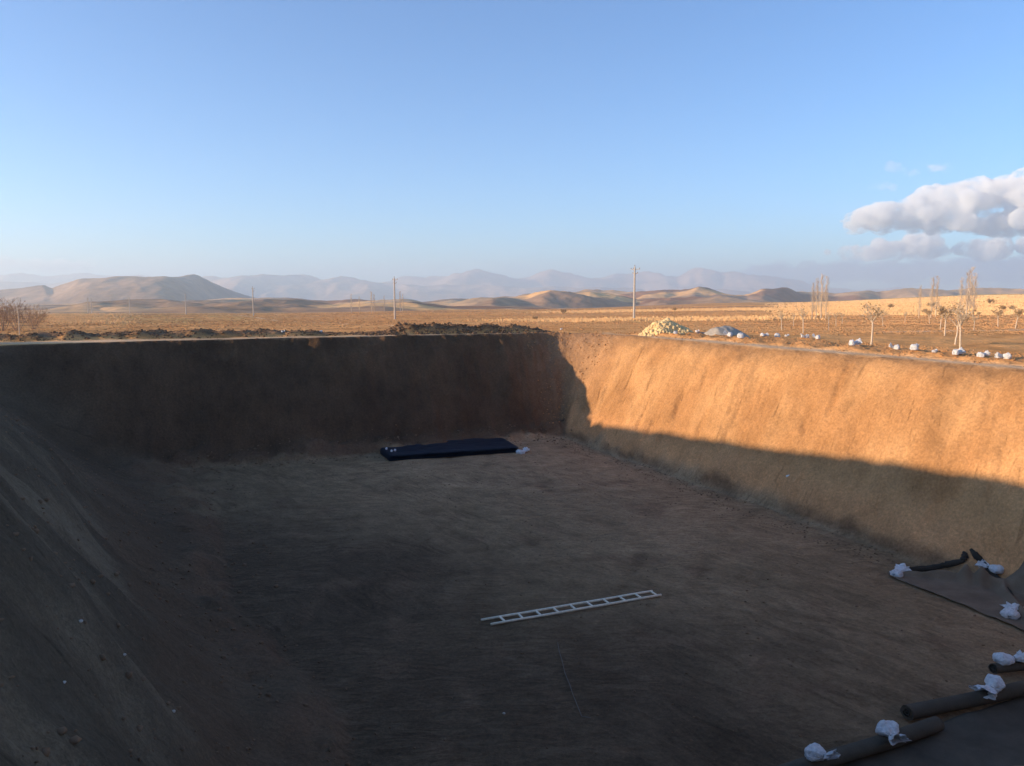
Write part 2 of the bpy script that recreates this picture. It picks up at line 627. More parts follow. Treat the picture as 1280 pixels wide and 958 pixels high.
def hill_material():
    m, N, L, b = mat("dry_hills", rough=1, spec=0.0)
    a = N.new('ShaderNodeAttribute')
    a.attribute_name = 'Col'
    tc = N.new('ShaderNodeTexCoord')
    f = noise_node(N, L, tc.outputs['Object'], .03, 6, .6)
    g = noise_node(N, L, tc.outputs['Object'], .006, 5, .6)
    v = math_node(N, L, 'MULTIPLY', maprange(N, L, f, .3, .7, .8, 1.2), maprange(N, L, g, .3, .7, .8, 1.2))
    L.new(mixmul(N, L, a.outputs['Color'], v), b.inputs['Base Color'])
    bp = N.new('ShaderNodeBump')
    bp.inputs['Strength'].default_value = .6
    bp.inputs['Distance'].default_value = 25
    L.new(g, bp.inputs['Height'])
    L.new(bp.outputs[0], b.inputs['Normal'])
    return m


HILL = hill_material()


def hill_col(U, Y, X, Z):
    e = lambda a: a[..., None]
    p = fbm(X, Y, 3, 1 / 420., seed=70)
    c = lerp(C(.38, .225, .125), C(.60, .37, .19), e(sst(p, -.3, .3)))
    pl = sst(fbm(X, Y * 1.6, 2, 1 / 520., seed=71), .16, .24)
    c = lerp(c, C(.30, .14, .07), e(pl * .9))
    gd = sst(fbm(X, Y * 1.8, 2, 1 / 460., seed=72), .22, .30)
    return lerp(c, C(.90, .50, .19), e(gd * .9))


def mt_col(U, Y, X, Z):
    e = lambda a: a[..., None]
    p = fbm(X, Y, 4, 1 / 900., seed=73)
    k = .74 + .26 * sst(Y, 3800, 5200)
    return lerp(C(.42, .25, .14), C(.62, .39, .23), e(sst(p, -.5, .5))) * e(k)


near_ridges = [
    (760, 130, 260, [(-700, 394), (40, 392), (90, 384), (130, 382), (190, 386), (240, 384), (330, 383), (400, 386), (480, 383.5), (560, 387), (640, 385.5), (760, 392), (1980, 394)], .60),
    (1000, 330, 300, [(-700, 392), (-100, 392), (60, 388), (105, 379), (150, 376), (215, 375), (260, 381), (300, 377), (340, 374), (375, 374.5), (420, 381), (480, 379),
                      (520, 377), (560, 383), (640, 383), (700, 386), (900, 390), (1980, 390)], .60),
    (1350, 300, 300, [(-700, 385), (0, 384), (180, 379), (300, 374), (400, 377), (450, 374.5), (500, 374.5), (560, 380), (600, 374), (660, 368), (700, 364), (735, 363), (765, 369),
                      (800, 376), (830, 372), (900, 372), (960, 378), (1100, 386), (1980, 390)], .60),
    (1900, 380, 420, [(-700, 380), (0, 382), (330, 373), (385, 374), (420, 378), (500, 380), (560, 374), (640, 372), (690, 364), (725, 361.5), (760, 364.5), (790, 364), (830, 362), (872, 361),
                      (905, 365), (930, 369), (952, 363), (975, 361), (1000, 363.5), (1040, 368), (1100, 364.5), (1160, 361.5), (1280, 359.5), (1600, 356), (1980, 356)], .55),
]
polar("hills", 520, 3000, 330, near_ridges, 390, HILL, hill_col)
far_ridges = [
    (2700, 900, 700, [(-700, 372), (-150, 372), (0, 364), (30, 361), (52, 357.5), (60, 356), (68, 359), (100, 351), (140, 348), (190, 347.5), (232, 346.5), (244, 345.5), (252, 347), (266, 354),
                       (284, 361.5), (305, 368), (335, 376), (380, 382), (1980, 390)], .30),
    (8200, 2200, 1500, [(-700, 350), (-100, 352), (60, 354), (200, 352), (290, 346), (330, 345.5), (390, 345), (425, 347), (450, 352), (500, 356), (560, 358), (700, 360), (850, 362), (1000, 366), (1980, 370)], .5),
    (10500, 2500, 1800, [(-700, 340), (0, 345), (120, 345), (300, 350), (460, 354), (500, 350), (530, 344.5), (560, 343), (600, 341), (640, 343), (665, 345), (690, 341.5), (715, 343), (750, 347), (780, 346), (795, 343),
                        (820, 343.5), (845, 345), (858, 338), (874, 335), (885, 337.5), (900, 344), (925, 343), (950, 348), (980, 351), (1000, 352), (1020, 357), (1060, 362), (1130, 361), (1200, 364), (1400, 362), (1980, 360)], .55),
]
polar("mountains", 1900, 13500, 340, far_ridges, 386, HILL, mt_col)

# ------------------------------------------------------------------ helpers for things
rnd = random.Random(11)


def tag(o, label=None, cat=None, group=None, kind=None):
    if label:
        o['label'] = label
    if cat:
        o['category'] = cat
    if group:
        o['group'] = group
    if kind:
        o['kind'] = kind
    return o


def empty(name, loc, rz=0):
    o = bpy.data.objects.new(name, None)
    COL.objects.link(o)
    o.location = loc
    o.rotation_euler = (0, 0, rz)
    return o


def copy_tree(o, parent=None):
    c = o.copy()
    COL.objects.link(c)
    c.parent = parent
    for ch in list(o.children):
        copy_tree(ch, c)
    return c


def simple(name, verts, faces, m, parent=None, smooth=False):
    me = bpy.data.meshes.new(name)
    me.from_pydata([tuple(v) for v in verts], [], faces)
    me.materials.append(m)
    if smooth:
        me.polygons.foreach_set('use_smooth', [True] * len(me.polygons))
    o = bpy.data.objects.new(name, me)
    COL.objects.link(o)
    if parent:
        o.parent = parent
    return o


class MB:
    def __init__(s):
        s.v, s.f = [], []

    def tube(s, pts, rad, k=6, cap=True):
        """tapered tube through pts"""
        b = len(s.v)
        n = len(pts)
        pts = [Vector(p) for p in pts]
        ref = Vector((0.31, 0.17, 0.93))
        for i, p in enumerate(pts):
            d = (pts[min(i + 1, n - 1)] - pts[max(i - 1, 0)]).normalized()
            r_ = ref if abs(d.dot(ref)) < .9 else Vector((1, 0, 0))
            a = d.cross(r_).normalized()
            c = d.cross(a).normalized()
            r = rad[i] if hasattr(rad, '__len__') else rad
            for j in range(k):
                t = 2 * math.pi * j / k
                s.v.append(p + a * math.cos(t) * r + c * math.sin(t) * r)
        for i in range(n - 1):
            for j in range(k):
                q = b + i * k + j
                q2 = b + i * k + (j + 1) % k
                s.f.append((q, q2, q2 + k, q + k))
        if cap:
            s.f.append(tuple(range(b + k - 1, b - 1, -1)))
            s.f.append(tuple(range(b + (n - 1) * k, b + n * k)))

    def box(s, c, h, M=None):
        b = len(s.v)
        c = Vector(c)
        for z in (-1, 1):
            for x, y in ((-1, -1), (1, -1), (1, 1), (-1, 1)):
                v = Vector((x * h[0], y * h[1], z * h[2]))
                if M is not None:
                    v = M @ v
                s.v.append(c + v)
        for f in ((0, 3, 2, 1), (4, 5, 6, 7), (0, 1, 5, 4), (1, 2, 6, 5), (2, 3, 7, 6), (3, 0, 4, 7)):
            s.f.append(tuple(b + i for i in f))

    def quad(s, a, b_, c, d):
        b = len(s.v)
        s.v += [Vector(a), Vector(b_), Vector(c), Vector(d)]
        s.f.append((b, b + 1, b + 2, b + 3))

    def build(s, name, m, parent=None, smooth=False):
        return simple(name, s.v, s.f, m, parent, smooth)


ICO_V = None


def ico():
    t = (1 + 5 ** .5) / 2
    v = np.array([(-1, t, 0), (1, t, 0), (-1, -t, 0), (1, -t, 0), (0, -1, t), (0, 1, t), (0, -1, -t), (0, 1, -t), (t, 0, -1), (t, 0, 1), (-t, 0, -1), (-t, 0, 1)]) / math.sqrt(1 + t * t)
    f = np.array([(0, 11, 5), (0, 5, 1), (0, 1, 7), (0, 7, 10), (0, 10, 11), (1, 5, 9), (5, 11, 4), (11, 10, 2), (10, 7, 6), (7, 1, 8),
                  (3, 9, 4), (3, 4, 2), (3, 2, 6), (3, 6, 8), (3, 8, 9), (4, 9, 5), (2, 4, 11), (6, 2, 10), (8, 6, 7), (9, 8, 1)])
    return v, f


IV, IF = ico()


def rocks(name, P, S, m, flat=.7, seed=0, jit=.28):
    """many lumps in one mesh; P positions (k,3), S sizes (k,)"""
    rg = np.random.RandomState(seed)
    k = len(P)
    a = rg.rand(k) * 6.28
    ca, sa = np.cos(a), np.sin(a)
    V = IV[None] * (1 + jit * (rg.rand(k, 12, 1) * 2 - 1))
    V = V * (np.array([1, 1, flat])[None, None] * (1 + .35 * (rg.rand(k, 1, 3) * 2 - 1))) * S[:, None, None]
    x = V[..., 0] * ca[:, None] - V[..., 1] * sa[:, None]
    y = V[..., 0] * sa[:, None] + V[..., 1] * ca[:, None]
    V = np.stack([x, y, V[..., 2]], -1) + P[:, None, :]
    F = IF[None] + (np.arange(k) * 12)[:, None, None]
    return mesh_np(name, V.reshape(-1, 3), F.reshape(-1, 3), m, smooth=False)


# ------------------------------------------------------------------ loose soil
CLOD = noisy("clod_soil", (.46, .235, .10), 1, .05, 6, .3, .4, .02)
DARKCLOD = noisy("dark_clod_soil", (.20, .12, .07), 1, .05, 6, .3, .4, .02)  # darker clods for far rim, wall feet, floor and left slope
rg = np.random.RandomState(3)


def scatter(k, nr, wr, smin, smax, m, name, label, power=2.5, sink=.25):
    n = rg.uniform(*nr, k) if not callable(nr) else nr(k)
    w = rg.uniform(*wr, k)
    X, Y = to_xy(n, w)
    cl = fbm(X, Y, 3, .8, seed=80)
    keep = cl > rg.uniform(-.9, .5, k)
    X, Y = X[keep], Y[keep]
    S = smin + (smax - smin) * rg.rand(len(X)) ** power
    Z = ground(X, Y) + S * sink
    o = rocks(name, np.stack([X, Y, Z], -1), S, m, seed=int(rg.randint(1e6)))
    return tag(o, label, None, None, 'stuff')


scatter(9000, (25.1, 31), (8, 42), .01, .055, CLOD, "berm_clods", "reddish soil clods along the right rim")
scatter(5200, (11, 23.5), (45.3, 48.3), .02, .12, DARKCLOD, "spoil_clods", "dark soil clods on the far rim")
scatter(3600, (-12, 11), (45.4, 48.0), .015, .09, DARKCLOD, "spoil_clods", "dark soil clods on the far rim")
scatter(1300, (20, 24), (39.5, 43.5), .01, .055, CLOD, "corner_clods", "crumbled soil in the far corner")
scatter(3200, (19.2, 20.8), (6, 40), .008, .045, DARKCLOD, "foot_clods", "crumbled soil along the foot of the wall", 4)
scatter(1300, (0, 21), (38, 40.4), .012, .08, DARKCLOD, "foot_clods", "crumbled soil along the foot of the wall", 4)
scatter(4500, (1, 20), (7, 37), .006, .036, DARKCLOD, "floor_pebbles", "small clods lying about the pit floor", 4)
scatter(5000, (-6, 3), (6, 38), .008, .06, DARKCLOD, "slope_pebbles", "small stones on the left slope", 4)
# field clods, spread over the open country
k = 9000
Yf = np.exp(rg.uniform(math.log(46), math.log(260), k))
uf = rg.uniform(-100, 1380, k)
Xf = (uf - 640) / 1000 * Yf
nf, wf = to_nw(Xf, Yf)
kp = ((wf > 49) | (nf > 28.5)) & (fbm(Xf, Yf, 3, .15, seed=81) > rg.uniform(-.8, .5, k))
Xf, Yf = Xf[kp], Yf[kp]
Sf = .02 + .09 * rg.rand(len(Xf)) ** 3 * np.clip(Yf / 60, 1, 2)
tag(rocks("field_clods", np.stack([Xf, Yf, ground(Xf, Yf) + Sf * .1], -1), Sf, CLOD, seed=5), "soil clods over the ploughed field", None, None, 'stuff')


def tufts(name, X, Y, H, W, m, label, seed):
    """upright dry stalk clumps: two crossed, ragged-topped blades each"""
    r2 = np.random.RandomState(seed)
    k = len(X)
    Z = ground(X, Y)
    a = r2.rand(k) * np.pi
    vs = []
    for j in (0, 1):
        c, s = np.cos(a + j * 1.57), np.sin(a + j * 1.57)
        lx = r2.uniform(-.2, .2, (k, 2)) * H[:, None]
        for sx, top in ((-1, 0), (1, 0), (.35, 1), (-.45, .85)):
            vs.append(np.stack([X + c * sx * W * .5 + lx[:, 0] * top, Y + s * sx * W * .5 + lx[:, 1] * top, Z - .02 + H * top], -1))
    V = np.stack(vs, 1).reshape(-1, 3)
    F = np.array([[0, 1, 2, 3], [4, 5, 6, 7]])[None] + (np.arange(k) * 8)[:, None, None]
    return tag(mesh_np(name, V, F.reshape(-1, 4), m, smooth=False), label, None, None, 'stuff')


STRAW = noisy("golden_straw", (.90, .60, .30), 1, 0, .08, .18, 0, .01)
WEED = noisy("dry_weed", (.64, .36, .165), 1, 0, .12, .25, 0, .01)
k = 110000
Yt = np.exp(rg.uniform(math.log(120), math.log(620), k))
ut = rg.uniform(40, 1420, k)
Xt = (ut - 640) / 1000 * Yt
gy = fbm(ut / 400, np.log(Yt) * 6, 3, 1.0, seed=35)
gm = np.clip(sst(ut, 900, 1080) * sst(Yt + 14 * gy, 158, 178) + sst(ut, 600, 800) * sst(Yt + 20 * gy, 240, 265) * (1 - sst(Yt + 20 * gy, 300, 340))
             + .8 * sst(ut, 520, 700) * sst(Yt + 8 * gy, 118, 128) * (1 - sst(Yt + 8 * gy, 150, 166)) * (1 - sst(ut, 900, 1100))
             + .8 * sst(ut, 50, 75) * (1 - sst(ut + 30 * gy, 110, 200)) * sst(Yt, 105, 130), 0, 1)
kp = gm > rg.uniform(.2, .9, k)
Xt, Yt = Xt[kp], Yt[kp]
tufts("dry_stubble", Xt, Yt, rg.uniform(.18, .38, len(Xt)), rg.uniform(.4, 1.0, len(Xt)) * Yt / 250, STRAW, "golden stubble standing over the field slopes", 1)
k = 95000
Yt = np.exp(rg.uniform(math.log(48), math.log(420), k))
ut = rg.uniform(-150, 1430, k)
Xt = (ut - 640) / 1000 * Yt
nt_, wt_ = to_nw(Xt, Yt)
kp = ((wt_ > 49) | (nt_ > 28)) & (fbm(ut / 300, np.log(Yt) * 11, 4, 1, seed=83) + .3 * fbm(Xt, Yt, 3, .11, seed=84) > rg.uniform(-1.0, .8, k))
Xt, Yt = Xt[kp], Yt[kp]
tufts("dry_weeds", Xt, Yt, rg.uniform(.025, .075, len(Xt)) * np.clip(Yt / 90, .6, 1.5), rg.uniform(.2, .6, len(Xt)) * np.clip(Yt / 90, .4, 3), WEED, "low dry weeds over the open country", 2)

# ------------------------------------------------------------------ utility poles
CONC = noisy("pale_concrete", (.52, .44, .36), .9, .2, 3, .15, .2, .01)
STEEL = noisy("dull_steel", (.30, .27, .25), .6, .4, 5, .2, .1, .01)
GLASSY = noisy("brown_ceramic", (.25, .16, .10), .3, .5, 5, .1, .0, .01)


def make_pole(h=9.0):
    root = empty("utility_pole", (0, 0, 0))
    m = MB()
    b, t = .17, .10
    v0 = len(m.v)
    m.tube([(0, 0, -.4), (0, 0, h * .5), (0, 0, h)], [b, (b + t) / 2, t], 8)
    m.build("pole_shaft", CONC, root)
    for i, (zz, hw) in enumerate(((h - .45, .75), (h - 1.15, .42))):
        m = MB()
        m.box((.13, 0, zz), (.045, hw, .045))
        m.tube([(.13, -hw * .7, zz), (.1, 0, zz - .35)], .018, 4)
        m.tube([(.13, hw * .7, zz), (.1, 0, zz - .35)], .018, 4)
        arm = m.build("crossarm", STEEL, root)
        for y in ((-hw * .9, hw * .9) if i else (-hw * .93, hw * .45, hw * .93)):
            q = MB()
            q.tube([(.13, y, zz + .04), (.13, y, zz + .10), (.13, y, zz + .12), (.13, y, zz + .2), (.13, y, zz + .24)], [.015, .015, .05, .05, .02], 7)
            q.build("insulator", GLASSY, arm)
    q = MB()
    q.tube([(0, 0, h), (0, 0, h + .12), (0, 0, h + .14), (0, 0, h + .26), (0, 0, h + .3)], [.02, .02, .05, .05, .02], 7)
    q.build("insulator", GLASSY, root)
    return root


pole = make_pole()
POLES = [(792, 139, 9.1, "tall pale concrete power pole standing just behind the yellow stone heap"),
         (494, 172, 8.9, "concrete power pole rising behind the dark spoil ridge of the far rim"),
         (318, 243, 8.6, "slim power pole on the tan field right of the sharp-peaked hill"),
         (234, 330, 8.4, "thin power pole below the peak of the left hill, before the dark-shaded hillside"),
         (164, 400, 8.2, "distant faint power pole in front of the dark gully of the left hills"),
         (112, 420, 8.6, "left pole of the close pair far out before the left hill"),
         (116.5, 425, 8.0, "right pole of the close pair far out before the left hill"),
         ]
for i, (px, Y, h, lab) in enumerate(POLES):
    o = pole if i == 0 else copy_tree(pole)
    o.location = at(px, Y)
    o.scale = (1.25, 1.25, h / 9)
    o.rotation_euler = (R(rnd.uniform(-.4, .4)), R(rnd.uniform(-.4, .4)), R(42 + rnd.uniform(-5, 5)))
    tag(o, lab, "power pole", "power poles across the open country")

# ------------------------------------------------------------------ trees
BARK = noisy("pale_bark", (.62, .48, .34), .9, .1, 12, .25, .2, .01)
TWIG = noisy("dry_twigs", (.56, .43, .30), .9, .1, 12, .25, 0, .01)
BUSHTWIG = noisy("brown_twigs", (.36, .24, .16), .9, .1, 12, .25, 0, .01)
LEAFM = noisy("withered_leaves", (.42, .27, .13), .8, .1, 3, .4, 0, .01)


def grow(m, leaf, p, d, ln, r, lvl, rn, spread, up, leafy, lmin):
    pts, rad = [p], [r]
    n = 3
    for i in range(n):
        d = (d + Vector((rn.uniform(-1, 1), rn.uniform(-1, 1), rn.uniform(-.5, 1) * .7 + up)) * .14).normalized()
        p = p + d * ln / n
        pts.append(p)
        rad.append(max(.007, r * (1 - .45 * (i + 1) / n)))
    m.tube(pts, rad, 5 if lvl < 2 else 3, cap=False)
    if lvl >= lmin:
        for q in pts[1:]:
            if rn.random() < leafy:
                for _ in range(2):
                    c = q + Vector((rn.gauss(0, .06), rn.gauss(0, .06), rn.gauss(0, .06)))
                    a = Vector((rn.gauss(0, 1), rn.gauss(0, 1), rn.gauss(0, 1))).normalized() * .05
                    b = a.cross(Vector((rn.gauss(0, 1), rn.gauss(0, 1), rn.gauss(0, 1)))).normalized() * .035
                    leaf.quad(c - a, c - b, c + a, c + b)
    if lvl < 4:
        for i in range(3 if lvl else 4):
            q = pts[rn.randint(1, 3)]
            az = rn.uniform(0, 6.28)
            nd = (d + Vector((math.cos(az), math.sin(az), 0)) * spread * rn.uniform(.6, 1.3) + Vector((0, 0, up))).normalized()
            grow(m if lvl < 1 else m, leaf, q, nd, ln * rn.uniform(.55, .8), rad[-1] * .75, lvl + 1, rn, spread, up, leafy, lmin)


def make_tree(name, h, rn, spread=.9, up=.15, leafy=.5, trunk_h=1.2, r0=.055, bend=.05, twig=None, levels=0):
    twig = twig or TWIG
    root = empty(name, (0, 0, 0))
    t = MB()
    p = Vector((0, 0, -.15))
    pts, rad = [p.copy()], [r0 * 1.2]
    d = Vector((rn.uniform(-bend, bend), rn.uniform(-bend, bend), 1)).normalized()
    n = 5
    for i in range(n):
        d = (d + Vector((rn.uniform(-1, 1), rn.uniform(-1, 1), 0)) * bend).normalized()
        p = p + d * (trunk_h + .15) / n
        pts.append(p.copy())
        rad.append(r0 * (1 - .3 * (i + 1) / n))
    t.tube(pts, rad, 7)
    t.build("trunk", BARK, root, True)
    m, leaf = MB(), MB()
    rest = h - trunk_h
    for i in range(5):
        az = i * 1.257 + rn.uniform(-.4, .4)
        nd = Vector((math.cos(az) * spread * .7, math.sin(az) * spread * .7, 1)).normalized()
        grow(m, leaf, p - Vector((0, 0, rn.uniform(0, .12) * trunk_h)), nd, rest * rn.uniform(.32, .48), r0 * .5, 1, rn, spread, up, leafy, 2)
    crown = m.build("crown", twig, root)
    if leaf.f:
        leaf.build("leaves", LEAFM, crown)
    return root


def make_poplar(h, rn):
    root = empty("poplar_tree", (0, 0, 0))
    t = MB()
    pts = [(rn.uniform(-.03, .03) * i, rn.uniform(-.03, .03) * i, -.2 + (h + .2) * i / 7) for i in range(8)]
    t.tube(pts, [.10 * (1 - i / 7.6) + .008 for i in range(8)], 6)
    t.build("trunk", BARK, root, True)
    m = MB()
    for i in range(75):
        z = h * (.14 + .86 * rn.random())
        az = rn.uniform(0, 6.28)
        ln = (.3 + .6 * rn.random()) * (1.3 - z / h) * h * .16 + .35
        o = Vector((math.cos(az), math.sin(az), 0))
        p = Vector((0, 0, z))
        m.tube([p, p + o * ln * .5 + Vector((0, 0, ln * .55)), p + o * ln * .75 + Vector((0, 0, ln * 1.15))], [.018, .011, .005], 3, False)
        for _ in range(3):
            q = p + o * ln * .3 + Vector((0, 0, ln * rn.uniform(.3, .8)))
            a2 = rn.uniform(0, 6.28)
            m.tube([q, q + Vector((math.cos(a2) * ln * .22, math.sin(a2) * ln * .22, ln * .5))], [.013, .006], 3, False)
    m.build("crown", TWIG, root)
    return root


ORCH = [make_tree("orchard_tree", 2.3, random.Random(101 + i), .85, .12, lf, th, .05, bd) for i, (lf, th, bd) in
        enumerate(((.08, 1.1, .05), (.25, .95, .08), (.02, 1.2, .04), (.14, 1.0, .12)))]
used = set()


def put(protos, i, loc, s, rz, label, cat, group):
    p = protos[i]
    if p.name in used:
        o = copy_tree(p)
    else:
        o = p
        used.add(p.name)
    o.location = loc
    o.scale = (s, s, s)
    o.rotation_euler = (0, 0, rz)
    tag(o, label, cat, group)
    return o


TREES = [(1089, 431, 0, 1.06, "tall young tree with slanting pale trunk, behind the widest sandbag of the right rim"),
         (1104, 408, 3, .90, "small young tree just right of and behind the tall slanting-trunked tree"),
         (1162, 405, 1, 1.05, "leafy young tree under the left one of the two right-hand poplar clumps"),
         (1175.5, 412, 2, .95, "thin-trunked young tree just left of the broad-crowned brown-leaved tree"),
         (1181, 420, 1, 1.10, "young tree with thick pale trunk and broad brown-leaved crown in the mid field"),
         (1193.5, 431, 3, .95, "young tree with bent pale trunk, left of a pair near the rim sandbags"),
         (1200.5, 438, 2, .95, "young tree whose slim trunk rises directly behind a rim sandbag"),
         (1222, 400, 1, .85, "small leafy tree at the edge of the golden stubble, right of the tallest poplar clump"),
         (1247.5, 409, 1, 1.10, "leafy brown tree, left of the last two on the right in the orchard"),
         (1269, 411, 1, 1.15, "leafy brown tree, last on the right in the orchard"),
         (1004, 417, 2, .85, "bare sapling behind the gap between the third and fourth rim sandbags"),
         (992, 408, 2, .80, "faint bare sapling left of the left poplar clump"),
         (977, 413, 2, .85, "leftmost bare sapling of the orchard, behind the two leftmost rim sandbags"),
         (1036, 413, 2, .80, "bare sapling right of the left poplar clump, nearer than its neighbours"),
         (1045, 408, 0, .85, "light sapling between the left poplar clump and the tall slanting-trunked tree"),
         (1052.5, 405, 0, .75, "small far sapling at the stubble edge, right of the left poplar clump"),
         (1131, 404, 2, .80, "lone thin sapling midway between the tall slanting-trunked tree and the poplars"),
         (1217, 413, 0, .70, "little sapling just right of the tallest poplar clump's foot"),
         ]
for i, (px, py, k, s, lab) in enumerate(TREES):
    put(ORCH, k, hit(px, py), s * .9, rnd.uniform(0, 6), lab, "young tree", "young trees in the orchard behind the right rim")
POP = [make_poplar(7.2, random.Random(200 + i)) for i in range(3)]
PL = [(1014, 140, 0, .80, "leftmost slim poplar of the left poplar clump"),
      (1019, 143, 1, .92, "second slim poplar from the left in the left poplar clump"),
      (1025, 139, 2, 1.0, "tallest poplar of the left poplar clump"),
      (1031, 142, 0, .95, "rightmost slim poplar of the left poplar clump"),
      (1147, 150, 1, .78, "lone slim poplar left of the middle poplar pair"),
      (1162, 148, 2, .98, "left poplar of the middle poplar pair"),
      (1168, 152, 0, 1.0, "right poplar of the middle poplar pair"),
      (1198, 146, 1, .95, "short poplar at the left end of the tallest poplar clump"),
      (1206, 143, 2, 1.12, "second poplar from the left in the tallest poplar clump"),
      (1209.5, 147, 0, 1.2, "tallest poplar of all, in the middle of the right-hand clump"),
      (1214.5, 150, 1, 1.08, "rightmost poplar of the tallest poplar clump"),
      (440, 330, 0, 1.0, "far poplar at the left end of the row before the tan hills"),
      (450, 338, 1, .9, "second far poplar from the left before the tan hills"),
      (465, 325, 2, 1.15, "thick far poplar, third from the left before the tan hills"),
      (468.5, 331, 1, 1.0, "far poplar crowded close against the thick third one"),
      (481, 340, 0, .9, "far poplar left of the power pole before the tan hills"),
      (501, 336, 2, 1.15, "far poplar just right of the power pole before the tan hills"),
      (504, 345, 1, 1.0, "last far poplar to the right of the power pole"),
      ]
for px, Y, k, s, lab in PL:
    put(POP, k, at(px, Y), s, rnd.uniform(0, 6), lab, "poplar", "bare poplars" + (" beyond the orchard" if px > 900 else " far off before the tan hills"))


def make_bush(seed, h, wdt, nst, twig, leafy):
    rn = random.Random(seed)
    root = empty("bush", (0, 0, 0))
    m, leaf = MB(), MB()
    for i in range(nst):
        az = rn.uniform(0, 6.28)
        k = rn.random()
        nd = Vector((math.cos(az) * k * wdt, math.sin(az) * k * wdt, 1)).normalized()
        grow(m, leaf, Vector((math.cos(az) * .15 * k, math.sin(az) * .15 * k, -.05)), nd, h * .45, .022, 1, rn, .7, .12, leafy, 3)
    c = m.build("branches", twig, root)
    if leaf.f:
        leaf.build("leaves", LEAFM, c)
    return root


BB = [make_bush(301, 2.7, .9, 10, BUSHTWIG, .12), make_bush(302, 1.5, 1.2, 9, BUSHTWIG, .9)]
for px, Y, s, lab in ((4, 66, 1.05, "big bare brown thicket bush cut by the left picture edge"),
                      (22, 72, 1.1, "bare brown bush behind the pale stake"),
                      (43, 78, .95, "bare brown bush at the right end of the thicket, beside the golden strip"),
                      (-18, 62, 1.0, "bare bush at the far left end of the thicket")):
    put(BB, 0, at(px, Y), s, rnd.uniform(0, 6), lab, "bush", "bare bushes at the left of the far field")
for px, Y, s, lab in ((1234, 330, 2.4, "dark round bush high on the golden stubble slope, upper right"),
                      (1162, 300, 2.0, "dark round bush on the golden stubble behind the middle poplar pair"),
                      (1112, 290, 1.8, "dark bush on the golden stubble left of the lone poplar"),
                      (1250, 230, 1.6, "wide low bush on the stubble behind the two last orchard trees"),
                      (1262, 236, 1.5, "low bush to the right of the wide one on the stubble"),
                      (704, 230, 1.5, "small dark bush on the tan field left of the tall power pole"),
                      (669, 150, .8, "low tuft of brush in the field, farthest left of those before the rounded hill"),
                      (1155, 200, 1.3, "low bush at the foot of the golden stubble left of the leafy young tree"),
                      (842, 260, 1.2, "small bush beyond the grey gravel heap")):
    put(BB, 1, at(px, Y), s * .7, rnd.uniform(0, 6), lab, "bush", "dark bushes out in the fields")

st = MB()
st.tube([(0, 0, -.2), (.02, 0, .8), (0, .01, 1.55)], [.028, .025, .02], 6)
o = st.build("stake", BARK)
o.location = at(24.5, 43.5)
tag(o, "pale wooden stake upright on the far rim before the bare thicket", "stake")

# ------------------------------------------------------------------ heaps
YST = noisy("yellow_stone", (.78, .55, .27), .9, .1, 4, .25, .3, .02)
GRV = noisy("grey_gravel", (.42, .36, .29), 1, .05, 18, .3, .5, .03)
DGRV = noisy("dark_gravel", (.13, .125, .13), 1, .05, 18, .3, .5, .03)


def heap(name, px, Y, wx, wy, h, m, nst, ss, label, cat, seed, skew=0.0):
    root_p = at(px, Y)
    g = np.linspace(-1.25, 1.25, 56)
    A, Bq = np.meshgrid(g, g)
    X, Yy = A * wx, Bq * wy
    rr = np.sqrt((A - skew * .3) ** 2 + Bq ** 2)
    prof = lambda r_: np.clip(1 - r_, 0, 1) ** .85
    Z = h * prof(rr) * (1 + .18 * fbm(X + seed, Yy, 4, 1.2, seed=seed))
    gnd = ground(root_p.x + X, root_p.y + Yy) - root_p.z
    Z = np.where(rr < 1.02, gnd + Z - .01 + .03 * (rr < .97), gnd - .12)
    V = np.stack([X, Yy, Z], -1).reshape(-1, 3)
    F = grid_faces(*X.shape)
    if nst:
        r2 = np.random.RandomState(seed)
        a = r2.rand(nst) * 6.28
        rad = np.sqrt(r2.rand(nst)) * 1.08
        sx, sy = rad * np.cos(a), rad * np.sin(a)
        S = ss * (.6 + .9 * r2.rand(nst))
        zz = ground(root_p.x + sx * wx, root_p.y + sy * wy) - root_p.z + h * prof(np.sqrt((sx - skew * .3) ** 2 + sy ** 2)) + S * .15
        VV = IV[None] * (1 + .3 * (r2.rand(nst, 12, 1) * 2 - 1)) * (1 + .4 * (r2.rand(nst, 1, 3) * 2 - 1)) * S[:, None, None]
        VV = VV + np.stack([sx * wx, sy * wy, zz], -1)[:, None, :]
        me_v = np.concatenate([V, VV.reshape(-1, 3)])
        t1 = np.concatenate([F[:, [0, 1, 2]], F[:, [0, 2, 3]]])
        FF = np.concatenate([t1, (IF[None] + (np.arange(nst) * 12)[:, None, None]).reshape(-1, 3) + len(V)])
        o = mesh_np(name, me_v, FF, m, smooth=False)
    else:
        o = mesh_np(name, V, F, m)
    o.location = root_p
    return tag(o, label, cat)


heap("stone_heap", 833, 45.5, 1.45, 1.0, .80, YST, 700, .085, "heap of pale yellow stones on the far right rim below the tall power pole", "stone heap", 3)
heap("gravel_heap", 908, 43.2, 1.25, .9, .66, GRV, 0, .03, "grey cone of gravel behind two white sandbags, right of the yellow stones", "gravel heap", 4)
heap("gravel_heap", 889, 43.9, .85, .5, .34, DGRV, 0, .03, "low dark grey heap leaning on the left side of the gravel cone", "gravel heap", 5)

